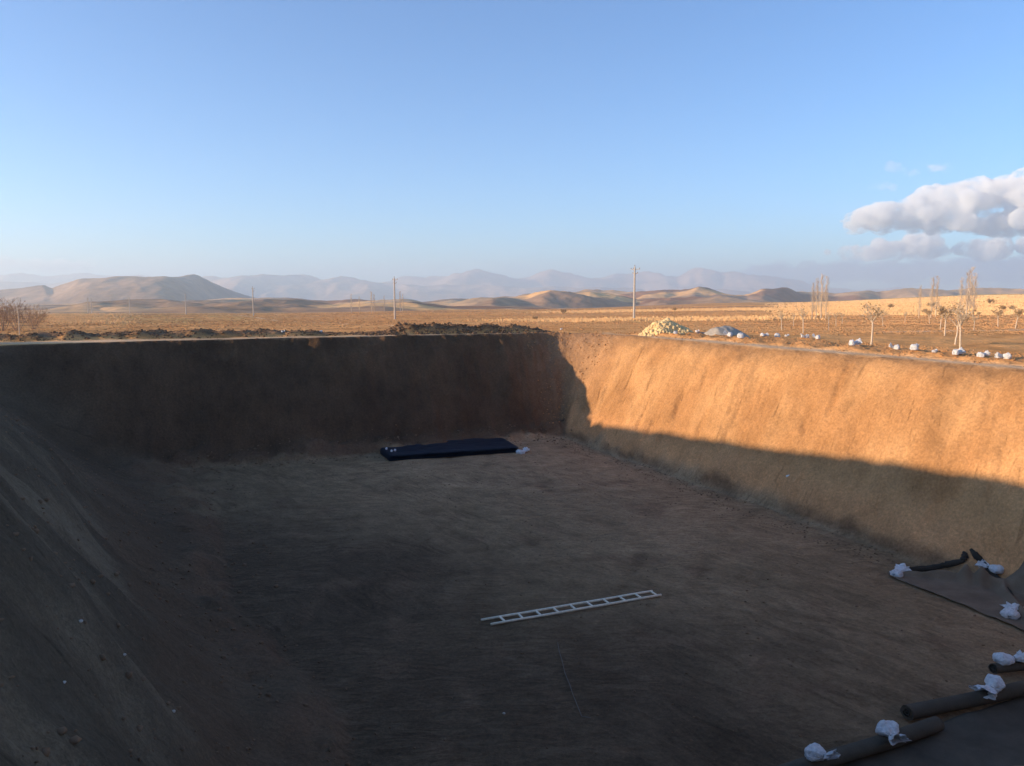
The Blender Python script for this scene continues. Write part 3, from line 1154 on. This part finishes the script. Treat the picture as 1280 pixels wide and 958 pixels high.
# ------------------------------------------------------------------ sandbags
def woven_material():
    m, N, L, b = mat("white_woven_plastic", (.72, .72, .74), .75, .25)
    tc = N.new('ShaderNodeTexCoord')
    f = noise_node(N, L, tc.outputs['Object'], 9, 5, .6)
    rgb = N.new('ShaderNodeRGB')
    rgb.outputs[0].default_value = (.92, .89, .87, 1)
    L.new(mixmul(N, L, rgb.outputs[0], maprange(N, L, f, .3, .75, 1.06, .66)), b.inputs['Base Color'])
    g = noise_node(N, L, tc.outputs['Object'], 14, 4, .6, 1.5)
    bp = N.new('ShaderNodeBump')
    bp.inputs['Strength'].default_value = 1.0
    bp.inputs['Distance'].default_value = .07
    L.new(g, bp.inputs['Height'])
    L.new(bp.outputs[0], b.inputs['Normal'])
    return m


WOVEN = woven_material()
STRING = noisy("grey_string", (.35, .33, .30), .9, .1, 20, .2, 0, .01)


def make_bag(seed, L_=.80, W=.25, H=.155, flare=.20, neck=.60):
    rn = np.random.RandomState(seed)
    nt, na = 34, 36
    t = np.linspace(0, 1, nt)[:, None]
    a = np.linspace(0, 2 * np.pi, na, endpoint=False)[None, :]
    body = np.sin(np.clip(t / neck, 0, 1) ** .8 * np.pi) ** .42
    body = np.where(t < neck, np.maximum(body, .14), 0)
    k = np.clip((t - neck) / (1 - neck), 0, 1)
    rw = np.where(t < neck, W * body, .045 + flare * k ** .7)
    rh = np.where(t < neck, H * body, .04 + flare * .45 * k ** .9)
    rw = np.maximum(rw, .035)
    rh = np.maximum(rh, .032)
    rw[0] = .03
    rh[0] = .02
    ph = rn.rand() * 6
    pleat = 1 + (.16 * np.sin(7 * a + ph) + .10 * np.sin(11 * a + 2 * ph)) * (.12 + 1.2 * k) + .07 * np.sin(3 * a + 4 * t * 3 + ph)
    x = t * L_ - L_ * .35 + 0 * a
    x = x + .05 * np.sin(2 * a + ph) * k
    y = rw * pleat * np.cos(a) + .06 * np.sin(t * 4 + ph)
    z = rh * pleat * np.sin(a)
    no = fbm((x * 5 + seed), (a * 1.2 + 0 * t), 4, 1, seed=seed % 13) * .045
    y = y + no * np.cos(a)
    z = z + no * np.sin(a)
    floor_ = -(H * .62) * (1 - k * .2)
    z = np.where(z < floor_, floor_ + (z - floor_) * .15, z)
    z = z + k * rn.uniform(.02, .12)
    z = z + H * .62
    V = np.stack([x, y, z], -1).reshape(-1, 3)
    i = np.arange(nt - 1)[:, None] * na
    j = np.arange(na)[None, :]
    j2 = (j + 1) % na
    F = np.stack([i + j, i + j2, i + na + j2, i + na + j], -1).reshape(-1, 4)
    root = mesh_np("sandbag", V, F, WOVEN)
    s_ = root.modifiers.new("thick", 'SOLIDIFY')
    s_.thickness = .008
    q = MB()
    ring = int(neck * (nt - 1)) + 1
    c = V.reshape(nt, na, 3)[ring]
    cen = c.mean(0)
    pts = [tuple(cen + (p - cen) * 1.12) for p in c[::3]]
    q.tube(pts + pts[:1], .011, 5, False)
    q.build("tie_string", STRING, root)
    return root


BAGS = [make_bag(11), make_bag(12, .74, .27, .16, .18, .62), make_bag(13, .84, .23, .15, .23, .54), make_bag(14, .66, .26, .17, .13, .70)]
bag_ids = set()
BAG_SCALE = .80


def bag(i, loc, rz, s, label, group, tilt=(0, 0)):
    p = BAGS[i]
    o = p if p.name not in bag_ids else copy_tree(p)
    bag_ids.add(p.name)
    o.location = loc
    s *= BAG_SCALE
    o.scale = (s, s, s)
    o.rotation_euler = (tilt[0], tilt[1], rz)
    return tag(o, label, "sandbag", group)


def bag_at(i, px, py, rz, s, label, group, lift=0.0, tilt=(0, 0)):
    p = hit(px, py)
    p.z += lift - .015
    return bag(i, p, R(rz), s, label, group, tilt)


GF = "white sandbags weighing down the sheets and rolls"
bag_at(1, 652, 567, 60, 1.05, "small white sandbag beside the right end of the dark blue folded stack", GF)
bag_at(2, 1121, 720, 35, 1.0, "white sandbag on the left corner of the small upper sheet", GF, .02)
bag_at(0, 1244, 716, 128, 1.02, "white sandbag on the wall side of the small upper sheet, below its raised fold", GF, .03)
bag_at(0, 1264, 772, 62, 1.05, "white sandbag on the lower edge of the small upper sheet, at the right", GF, .03)

GR = "white sandbags in a row along the right rim"
RB = [(844, 418, 3, 80, .6, "small white sandbag at the foot of the yellow stone heap"),
      (871, 415.5, 1, 20, .6, "small white sandbag between the yellow stones and the low dark heap"),
      (912, 421, 1, 160, .95, "white sandbag in front of the gravel cone"),
      (925, 423, 3, 60, .9, "white sandbag at the right corner of the gravel cone"),
      (954, 421, 0, 20, .80, "first white sandbag of the rim row to the right of the gravel cone"),
      (971, 422, 3, 70, .85, "second white sandbag of the rim row to the right of the gravel cone"),
      (983, 421, 1, 30, .45, "tiny white sandbag, third in the rim row from the gravel cone"),
      (1008, 423, 2, 170, .85, "left one of two close white sandbags, fourth in the rim row"),
      (1022, 424, 1, 150, .85, "right one of two close white sandbags, fifth in the rim row"),
      (1066, 432, 2, 10, 1.0, "widest white sandbag of the rim row, before the tall slanting-trunked tree"),
      (1120, 437, 1, 165, .80, "white sandbag of the rim row, next right of the widest one"),
      (1142, 438, 3, 30, .85, "rounded white sandbag of the rim row above the dark clods"),
      (1168, 441, 1, 40, .40, "tiny white sandbag between two bigger ones in the rim row"),
      (1195, 444, 2, 20, .85, "white sandbag at the foot of the slim-trunked sapling"),
      (1227, 447, 1, 15, .72, "flat white sandbag, next to last of the rim row"),
      (1257, 449, 0, 170, .85, "last white sandbag of the rim row at the right"),
      (353, 416, 1, 30, .45, "left one of two tiny white sandbags behind the far rim ridge"),
      (401, 416, 3, 60, .45, "right one of two tiny white sandbags behind the far rim ridge"),
      (701, 412.5, 3, 10, .5, "tiny white sandbag at the right end of the dark spoil ridge")]
for px, py, i, rz, s, lab in RB:
    o = bag_at(i, px, py, rz, s, lab, GR if px > 840 else "tiny white sandbags on the far rim", .02)
    o.scale = (o.scale.x * .74, o.scale.y * .85, o.scale.z * 1.2)

# ------------------------------------------------------------------ geotextile sheets and rolls
def cloth_material(name, col, sc_=60):
    m, N, L, b = mat(name, col, .95, .1)
    tc = N.new('ShaderNodeTexCoord')
    f = noise_node(N, L, tc.outputs['Object'], sc_, 3, .6)
    g = noise_node(N, L, tc.outputs['Object'], 1.6, 5, .6)
    rgb = N.new('ShaderNodeRGB')
    rgb.outputs[0].default_value = (*col, 1)
    v = math_node(N, L, 'MULTIPLY', maprange(N, L, f, .3, .7, .85, 1.15), maprange(N, L, g, .3, .7, .75, 1.25))
    L.new(mixmul(N, L, rgb.outputs[0], v), b.inputs['Base Color'])
    bp = N.new('ShaderNodeBump')
    bp.inputs['Strength'].default_value = .35
    bp.inputs['Distance'].default_value = .03
    L.new(math_node(N, L, 'ADD', math_node(N, L, 'MULTIPLY', f, .15), g), bp.inputs['Height'])
    L.new(bp.outputs[0], b.inputs['Normal'])
    return m


GEO = cloth_material("dark_felt", (.088, .072, .053))
GEO2 = cloth_material("brown_felt", (.19, .135, .09))


def sheet(name, corners, res, m, hf, label, cat):
    """four ground corners (a,b,c,d): bilinear patch laid on the soil; hf(s,t) adds folds"""
    s_ = np.linspace(0, 1, res[0])[None, :]
    t_ = np.linspace(0, 1, res[1])[:, None]
    a, b, c, d = [np.array(p[:2]) for p in corners]
    P = lambda k: (a[k] * (1 - s_) + b[k] * s_) * (1 - t_) + (d[k] * (1 - s_) + c[k] * s_) * t_
    X, Y = P(0), P(1)
    wob = fbm(X, Y, 3, .8, seed=90) * .05
    X = X + wob * (1 - t_)
    Y = Y + wob * s_
    gzv = ground(X, Y)
    for _ in range(2):
        gzv = np.maximum(gzv, (np.roll(gzv, 1, 0) + np.roll(gzv, -1, 0) + np.roll(gzv, 1, 1) + np.roll(gzv, -1, 1)) / 4) if False else gzv
    Z = gzv + .022 + .012 * ridged(X, Y, 3, 1.1, seed=91) * .5 + hf(s_ + 0 * t_, t_ + 0 * s_, X, Y)
    V = np.stack([X, Y, Z], -1).reshape(-1, 3)
    o = mesh_np(name, V, grid_faces(*X.shape), m)
    mo = o.modifiers.new("thick", 'SOLIDIFY')
    mo.thickness = .008
    return tag(o, label, cat)


def hf_low(s, t, X, Y):
    return .05 * np.clip(fbm(X, Y, 3, .5, seed=92), 0, 1)


def on_plane(px, py):
    d = ray(px, py)
    k_ = (-DEPTH + .02 - EYE) / d[2]
    return Vector((d[0] * k_, d[1] * k_, -DEPTH + .02))


pa, pb = on_plane(952, 985), on_plane(1300, 862)
dv = (pb - pa)
dv.z = 0
pr_ = Vector((dv.y, -dv.x, 0)).normalized()
sheet("ground_sheet", [pa + pr_ * .0, pb + dv.normalized() * 4, pb + dv.normalized() * 4 + pr_ * 5, pa + pr_ * 5], (150, 90), GEO, hf_low,
      "large dark felt sheet spread over the pit floor under the long rolls", "geotextile sheet")


def hf_up(s, t, X, Y):
    # t=0 is the wall-side edge: a thick rolled-back fold that rises to a tuft; s runs to the right
    f1 = .20 * np.exp(-((t - .06) / .055) ** 2) * sst(s, .05, .2) * (1 + .3 * np.sin(s * 23))
    tuft = .40 * np.exp(-((t - .02) / .10) ** 2 - ((s - .47) / .035) ** 2) + .30 * np.exp(-((t - .02) / .12) ** 2 - ((s - .56) / .035) ** 2)
    f2 = .16 * np.exp(-((s - .68 - .22 * t + .15 * t * (1 - t)) / .028) ** 2) * sst(t, .0, .15)
    f3 = .05 * np.exp(-((s - .83 - .15 * t) / .03) ** 2)
    edge = .035 * np.exp(-((t - .99) / .02) ** 2)
    wr = .02 * np.clip(fbm(X, Y, 3, 1.4, seed=93), -.5, 1)
    return f1 + tuft + f2 + f3 + edge + wr


sa, sb, scn, sd = hit(1108, 716), hit(1330, 672), hit(1335, 815), hit(1112, 722)
sheet("ground_sheet", [sa, sb, scn, sd], (190, 110), GEO2, hf_up,
      "small brown-grey felt sheet with a rolled-back edge at the foot of the sunlit wall", "geotextile sheet")


BARKD = noisy("brown_cardboard", (.10, .07, .045), .9, .1, 12, .2, 0, .01)


up_sheet = [o for o in COL.objects if o.name.startswith("ground_sheet")][-1]
DFELT = cloth_material("fold_shade_felt", (.045, .038, .030))  # same felt, near-black: the fold's shading is put into the colour
for path, rr in (([(1124, 714), (1140, 714.5), (1158, 714), (1176, 711.5), (1192, 708), (1206, 703)], [.05, .075, .085, .08, .09, .06]),
                 ([(1204, 704), (1206, 698), (1205, 692)], [.09, .10, .04]),
                 ([(1214, 691), (1219, 698), (1228, 706)], [.05, .10, .08]),
                 ([(1228, 706), (1240, 720), (1252, 732), (1262, 745), (1268, 757)], [.07, .07, .08, .07, .05])):
    fm_ = MB()
    pts_ = []
    for (x_, y_), r_ in zip(path, rr):
        q_ = hit(x_, y_)
        r_ *= 1.1
        q_.z += r_ * .5 + .02
        pts_.append(q_)
    dense, dr = [], []
    for i_ in range(len(pts_) - 1):
        for j_ in range(6):
            f_ = j_ / 6
            dense.append(pts_[i_].lerp(pts_[i_ + 1], f_) + Vector((rnd.uniform(-.012, .012), rnd.uniform(-.012, .012), rnd.uniform(-.01, .01))))
            dr.append((rr[i_] * (1 - f_) + rr[i_ + 1] * f_) * rnd.uniform(.85, 1.12))
    dense.append(pts_[-1])
    dr.append(rr[-1])
    fm_.tube(dense, dr, 10)
    fm_.build("rolled_edge", DFELT, up_sheet, True)


def make_roll(p0, p1, r, label, turns=5, seed=1):
    """felt wound in a spiral, seen end-on as rings"""
    p0, p1 = Vector(p0), Vector(p1)
    d = p1 - p0
    Ln = d.length
    d.normalize()
    side = Vector((0, 0, 1)).cross(d).normalized()
    up = d.cross(side).normalized()
    n = 26 * turns
    prof = []
    r0 = r * .22
    for i in range(n + 1):
        a = 2 * math.pi * i / 26
        prof.append((a, r0 + (r - r0) * i / n))
    th = (r - r0) / turns * .72
    nl = 40
    V, F = [], []
    rn = np.random.RandomState(seed)
    off = [rn.uniform(-.05, .05) for _ in range(turns + 1)]
    for j in range(nl + 1):
        t = j / nl
        for i, (a, rr) in enumerate(prof):
            for k, r_ in enumerate((rr, rr - th)):
                e_ = off[i // 26] * (1 if j == nl else (-1 if j == 0 else 0))
                sag = .012 * math.sin(t * 9 + seed) + .008 * math.sin(t * 23)
                q = p0 + d * (t * Ln + e_) + side * (math.cos(a) * r_ * (1.06 + sag) + .03 * math.sin(t * 5 + seed)) + up * (math.sin(a) * r_ * (.93 + sag) + r * .93)
                V.append(q)
    W_ = 2 * (n + 1)
    for j in range(nl):
        for i in range(n):
            for k in (0, 1):
                q = j * W_ + i * 2 + k
                f = (q, q + 2, q + 2 + W_, q + W_)
                F.append(f if k else f[::-1])
        for i in (0, n):
            q = j * W_ + i * 2
            F.append((q, q + 1, q + 1 + W_, q + W_))
    for j in (0, nl):
        for i in range(n):
            q = j * W_ + i * 2
            F.append((q, q + 1, q + 3, q + 2))
    o = simple("geotextile_roll", V, F, GEO, None, True)
    core = MB()
    core.tube([p0 + up * r * .93 + d * .05, p1 + up * r * .93 - d * .05], .028, 10)
    core.build("core", BARKD, o)
    return tag(o, label, "geotextile roll", "dark felt rolls on the pit floor")


def on_floor(px, py):
    d = ray(px, py)
    k_ = (-DEPTH + .02 - EYE) / d[2]
    return Vector((d[0] * k_, d[1] * k_, -DEPTH + .02))


def rest(px, py, r):
    p = on_floor(px, py)
    p.z = max(p.z, gz(p.x, p.y)) + .02
    return p


a0, a1 = rest(968, 984, .16), rest(1172, 914, .16)
make_roll(a0, a1, .155, "nearest long felt roll, with two white sandbags lying on it", seed=1)
b0, b1 = rest(1134, 902, .16), rest(1290, 866, .16)
b1 = b0 + (b1 - b0).normalized() * 4.2
make_roll(b0, b1, .155, "second felt roll, its open left end just behind the end of the nearest roll", seed=2)
c0, c1 = rest(1243, 843, .14), rest(1330, 830, .14)
make_roll(c0, c1, .12, "farthest felt roll, its dark end showing left of two white sandbags", seed=3)


def on_roll(p0, p1, t, r):
    return p0.lerp(p1, t) + Vector((0, 0, r * 1.86 - .03))


bag(1, on_roll(a0, a1, .655, .155), R(-78), .95, "white sandbag across the middle of the nearest felt roll", GF, (0, R(8)))
bag(3, on_roll(a0, a1, .235, .155), R(-60), .9, "white sandbag on the left end of the nearest felt roll", GF, (0, R(-6)))
bag(2, on_roll(b0, b1, .52, .155), R(-150), 1.0, "front one of two white sandbags on the second felt roll at the right", GF, (0, R(10)))
bag(0, on_roll(c0, c1, .16, .12), R(10), .95, "rear one of two white sandbags at the right, on the farthest roll", GF, (0, R(-4)))

# ------------------------------------------------------------------ folded dark blue liner stack
NAVY = noisy("dark_blue_liner", (.010, .015, .027), .5, .3, 2.5, .35, .35, .03)


def liner_stack():
    def flat(px, py, z):
        d = ray(px, py)
        k_ = (z - EYE) / d[2]
        return Vector((d[0] * k_, d[1] * k_, z))
    fl_, fr_ = flat(487, 576, -DEPTH + .02), flat(648, 565, -DEPTH + .02)
    bl, br = flat(470, 556, -DEPTH + .28), flat(622, 544, -DEPTH + .28)
    bl.z = br.z = -DEPTH + .02
    c = (fl_ + fr_ + bl + br) / 4
    root = empty("folded_liner", c)
    for k in range(6):
        s_ = np.linspace(-1, 1, 70)[None, :]
        t_ = np.linspace(-1, 1, 40)[:, None]
        jit = np.random.RandomState(40 + k).uniform(-.05, .05, 4)
        ed = 1 - .0 * s_
        S = (s_ + 1) / 2 + 0 * t_
        T = (t_ + 1) / 2 + 0 * s_
        P = [((fl_[i] * (1 - S) + fr_[i] * S) * (1 - T) + (bl[i] * (1 - S) + br[i] * S) * T) - c[i] for i in (0, 1)]
        X = P[0] + jit[0] * (1 if k else 0)
        Y = P[1] + jit[1]
        base = gz((fl_.x + fr_.x) / 2, (fl_.y + fr_.y) / 2) - c.z + .02 + 0 * X
        z0 = .012 + k * .045
        th = .040
        rnd_e = np.minimum(1, (1 - np.abs(s_ + 0 * t_)) * 26) ** .5 * np.minimum(1, (1 - np.abs(t_ + 0 * s_)) * 12) ** .5
        wav = .008 * fbm(X, Y, 3, .6, seed=44) * (k / 5) + .012 * ridged(X, Y, 3, 1.6, seed=45 + k) * (k == 5)
        zt = base + z0 + th * (.5 + .5 * rnd_e) + wav
        zb = base + z0 + th * (.5 - .5 * rnd_e) + wav
        n1 = X.size
        V = np.concatenate([np.stack([X, Y, zt], -1).reshape(-1, 3), np.stack([X, Y, zb], -1).reshape(-1, 3)])
        F = grid_faces(*X.shape)
        F = np.concatenate([F, F[:, ::-1] + n1])
        mesh_np("liner_fold", V, F, NAVY, True, root)
    for q, (tx, ty) in enumerate(((.03, .52), (.045, .30), (.075, .34))):
        p = (fl_ * (1 - tx) + fr_ * tx) * (1 - ty) + (bl * (1 - tx) + br * tx) * ty - c
        m = MB()
        m.tube([(p.x, p.y, .27), (p.x + .03, p.y - .02, .34)], [.06, .045], 8)
        m.build("end_plug", WOVEN, root)
    return tag(root, "dark blue folded liner stack lying flat near the foot of the far wall", "folded liner")


liner_stack()

# ------------------------------------------------------------------ ladder
ALU = noisy("weathered_pale_wood", (.82, .70, .52), .7, .3, 14, .2, .15, .005)


def ladder():
    p, q = hit(606.5, 780.5), hit(819.5, 744)
    c = (p + q) / 2
    d = q - p
    Ln = d.length
    d.normalize()
    root = empty("ladder", (c.x, c.y, c.z + .03), 0)
    root.rotation_euler = Vector((1, 0, 0)).rotation_difference(d).to_euler()
    W = .165
    for sgn in (-1, 1):
        m = MB()
        e0 = -Ln / 2 - (.04 if sgn > 0 else -.08)
        e1 = Ln / 2 + (.0 if sgn > 0 else .06)
        m.tube([(e0 + (e1 - e0) * i / 8, sgn * W + .006 * math.sin(i * 2), .02) for i in range(9)], [.030] * 9, 8)
        m.build("rail", ALU, root, True)
    for i in range(10):
        x = -Ln / 2 + Ln * (i + .92) / 10.05
        m = MB()
        m.box((x, 0, .028), (.024, W - .02, .015), Matrix.Rotation(R(rnd.uniform(-2, 2)), 3, 'Z'))
        m.build("rung", ALU, root)
    return tag(root, "pale narrow ladder lying flat in the middle of the pit floor", "ladder")


ladder()

# ------------------------------------------------------------------ rope and litter
pts = [(697, 805), (699, 815), (703, 828), (706, 842), (709, 850), (713, 858), (716, 868), (720, 880), (724, 890), (727, 897), (738, 899)]
m = MB()
pp = [hit(x + rnd.uniform(-.8, .8), y) + Vector((0, 0, .02)) for x, y in pts]
m.tube(pp, .0075, 6)
ROPE = noisy("dusty_rope", (.20, .17, .14), .95, .05, 20, .2, 0, .01)
tag(m.build("rope", ROPE, None, True), "thin pale rope lying across the floor in front of the ladder", "rope")
WHITE = noisy("white_plastic", (.78, .78, .76), .4, .4, 10, .08, 0, .01)


def bottle(px, py, label):
    p = hit(px, py)
    m = MB()
    m.tube([(0, 0, 0), (0, 0, .01), (0, 0, .17), (0, 0, .21), (0, 0, .235)], [.03, .042, .042, .018, .016], 12)
    o = m.build("plastic_bottle", WHITE, None, True)
    o.location = p + Vector((0, 0, .03))
    o.rotation_euler = (R(70), R(10), R(30))
    c = MB()
    c.tube([(0, 0, .236), (0, 0, .26)], .019, 10)
    c.build("cap", WHITE, o)
    return tag(o, label, "bottle")


bottle(983, 597, "tiny white plastic bottle caught on the shaded part of the right wall")
for px, py, s, lab in ((101, 778, .035, "pale stone high on the left slope"), (155, 820, .03, "pale stone in the middle of the left slope"),
                       (217, 891, .035, "pale stone low on the left slope"), (80, 855, .03, "small pale stone at the left picture edge on the left slope"),
                       (630, 893, .045, "pale stone on the near pit floor left of the rope")):
    p = hit(px, py)
    o = rocks("stone", np.array([[0, 0, s * .3]]), np.array([s]), CONC, seed=int(px))
    sm = o.modifiers.new("round", 'SUBSURF')
    sm.levels = sm.render_levels = 1
    o.location = p
    tag(o, lab, "stone", "pale stones lying in the pit")


# ------------------------------------------------------------------ clouds, far beyond the hills
def cloud_mat(name, dens, col, an=.35, het=False):
    m = bpy.data.materials.new(name)
    m.use_nodes = True
    N, L = m.node_tree.nodes, m.node_tree.links
    N.remove(N['Principled BSDF'])
    pv = N.new('ShaderNodeVolumePrincipled')
    pv.inputs['Color'].default_value = (*col, 1)
    pv.inputs['Density'].default_value = dens
    pv.inputs['Anisotropy'].default_value = an
    if het:
        g = N.new('ShaderNodeNewGeometry')
        f = noise_node(N, L, g.outputs['Position'], .0028, 9, .68)
        L.new(maprange(N, L, f, .43, .66, 0.0, dens), pv.inputs['Density'])
    L.new(pv.outputs[0], N['Material Output'].inputs['Volume'])
    return m


CLOUDV = cloud_mat("cloud_vapour", .015, (1, 1, 1), 0.0, True)
CLOUDT = cloud_mat("thin_cloud_vapour", .0016, (.58, .65, .78))

CLOUDL = cloud_mat("pale_cloud_vapour", .0011, (1, 1, .99))
CLOUDW = cloud_mat("wispy_cloud_vapour", .0022, (1, .99, .98), 0.0, True)


def cloud(name, dist, blobs, m, label, seed, voxel=60, disp=120, dsize=300, base=None):
    """blobs: (col, row, half width px, half height px, depth m)"""
    rg2 = np.random.RandomState(seed)
    VV, FF = [], []
    k = dist / 1000.0
    for (px, py, rx, ry, dy) in blobs:
        nb = max(4, int(rx / 4))
        for i in range(nb):
            f = rg2.uniform(-1, 1)
            hh = math.sqrt(max(0.05, 1 - f * f))
            r_ = ry * rg2.uniform(.5, 1.0) * hh
            cx = px + f * (rx - r_ * .6)
            cy = py - rg2.uniform(-.25, .45) * ry * hh
            c = np.array([(cx - 640) * k, dist + rg2.uniform(-1, 1) * dy, EYE + (368 - cy) * k])
            sc_ = np.array([r_ * k * rg2.uniform(1.1, 1.9), r_ * k * 1.3, r_ * k]) * 1.12
            FF.append(IF + 12 * len(VV))
            VV.append(IV * sc_ + c)
    VV = np.concatenate(VV)
    if base:
        zb = EYE + (368 - base) * k
        VV[:, 2] = np.where(VV[:, 2] < zb, zb + (VV[:, 2] - zb) * .15, VV[:, 2])
    o = mesh_np(name, VV, np.concatenate(FF), m)
    a = o.modifiers.new("sub", 'SUBSURF')
    a.levels = a.render_levels = 2
    a = o.modifiers.new("merge", 'REMESH')
    a.mode = 'VOXEL'
    a.voxel_size = voxel
    tx = bpy.data.textures.new(name, 'CLOUDS')
    tx.noise_scale = dsize
    tx.noise_depth = 4
    a = o.modifiers.new("puffs", 'DISPLACE')
    a.texture = tx
    a.texture_coords = 'GLOBAL'
    a.strength = disp * 2.4
    a.mid_level = .5
    return tag(o, label, "cloud", "clouds over the right horizon")


cloud("cloud", 16500, [(1110, 279, 62, 20, 500), (1090, 272, 40, 16, 400), (1150, 264, 60, 24, 600), (1200, 254, 60, 28, 700), (1200, 280, 110, 20, 900), (1265, 246, 70, 26, 900), (1330, 280, 130, 24, 1300),
                       (1340, 255, 110, 42, 1200), (1450, 250, 130, 55, 1500), (1580, 245, 120, 60, 1500)], CLOUDV,
      "large white cumulus bank with grey flat underside at the upper right", 5, base=293)
cloud("cloud", 18500, [(1060, 319, 34, 12, 300), (1110, 316, 42, 18, 400), (1150, 312, 47, 20, 400)], CLOUDV, "long low puffy cloud just under the left part of the big bank", 6, disp=110)
cloud("cloud", 18500, [(1222, 312, 28, 19, 400), (1232, 320, 18, 15, 300)], CLOUDV, "small rounded cloud under the middle of the big bank", 7, disp=110)
cloud("cloud", 18500, [(1286, 312, 30, 20, 400), (1340, 318, 50, 20, 400)], CLOUDV, "low cloud cut by the right picture edge under the big bank", 8, disp=110)
cloud("cloud", 16500, [(1112, 214, 18, 8, 200), (1126, 224, 12, 8, 200), (1165, 214, 30, 8, 200), (1085, 238, 26, 8, 200)], CLOUDW, "faint torn wisps of cloud above the left end of the big bank", 12, voxel=45, disp=90)
cloud("cloud", 22000, [(1200, 342, 230, 20, 500), (1010, 344, 110, 16, 500), (1400, 338, 200, 24, 500), (940, 352, 90, 9, 400)], CLOUDT, "flat grey-blue haze cloud lying along the right horizon", 9, voxel=110, disp=120)
cloud("cloud", 22000, [(60, 333, 110, 12, 500), (-60, 332, 120, 16, 500), (170, 343, 70, 7, 400)], CLOUDL, "thin pale cloud veil above the left mountains", 10, voxel=110, disp=100)

# HAZE
def haze_box():
    m = bpy.data.materials.new("haze_air")
    m.use_nodes = True
    N, L = m.node_tree.nodes, m.node_tree.links
    N.remove(N['Principled BSDF'])
    pv = N.new('ShaderNodeVolumePrincipled')
    pv.inputs['Color'].default_value = (.77, .90, 1.0, 1)
    pv.inputs['Density'].default_value = 0.00020
    pv.inputs['Anisotropy'].default_value = 0.3
    L.new(pv.outputs[0], N['Material Output'].inputs['Volume'])
    x, y0, y1, z0, z1 = 19500, -6000, 14000, -420, 385
    v = [(a, b, c) for c in (z0, z1) for a, b in ((-x, y0), (x, y0), (x, y1), (-x, y1))]
    f = [(0, 3, 2, 1), (4, 5, 6, 7), (0, 1, 5, 4), (1, 2, 6, 5), (2, 3, 7, 6), (3, 0, 4, 7)]
    o = mesh_np("haze", v, f, m, smooth=False)
    o['kind'] = 'stuff'


haze_box()
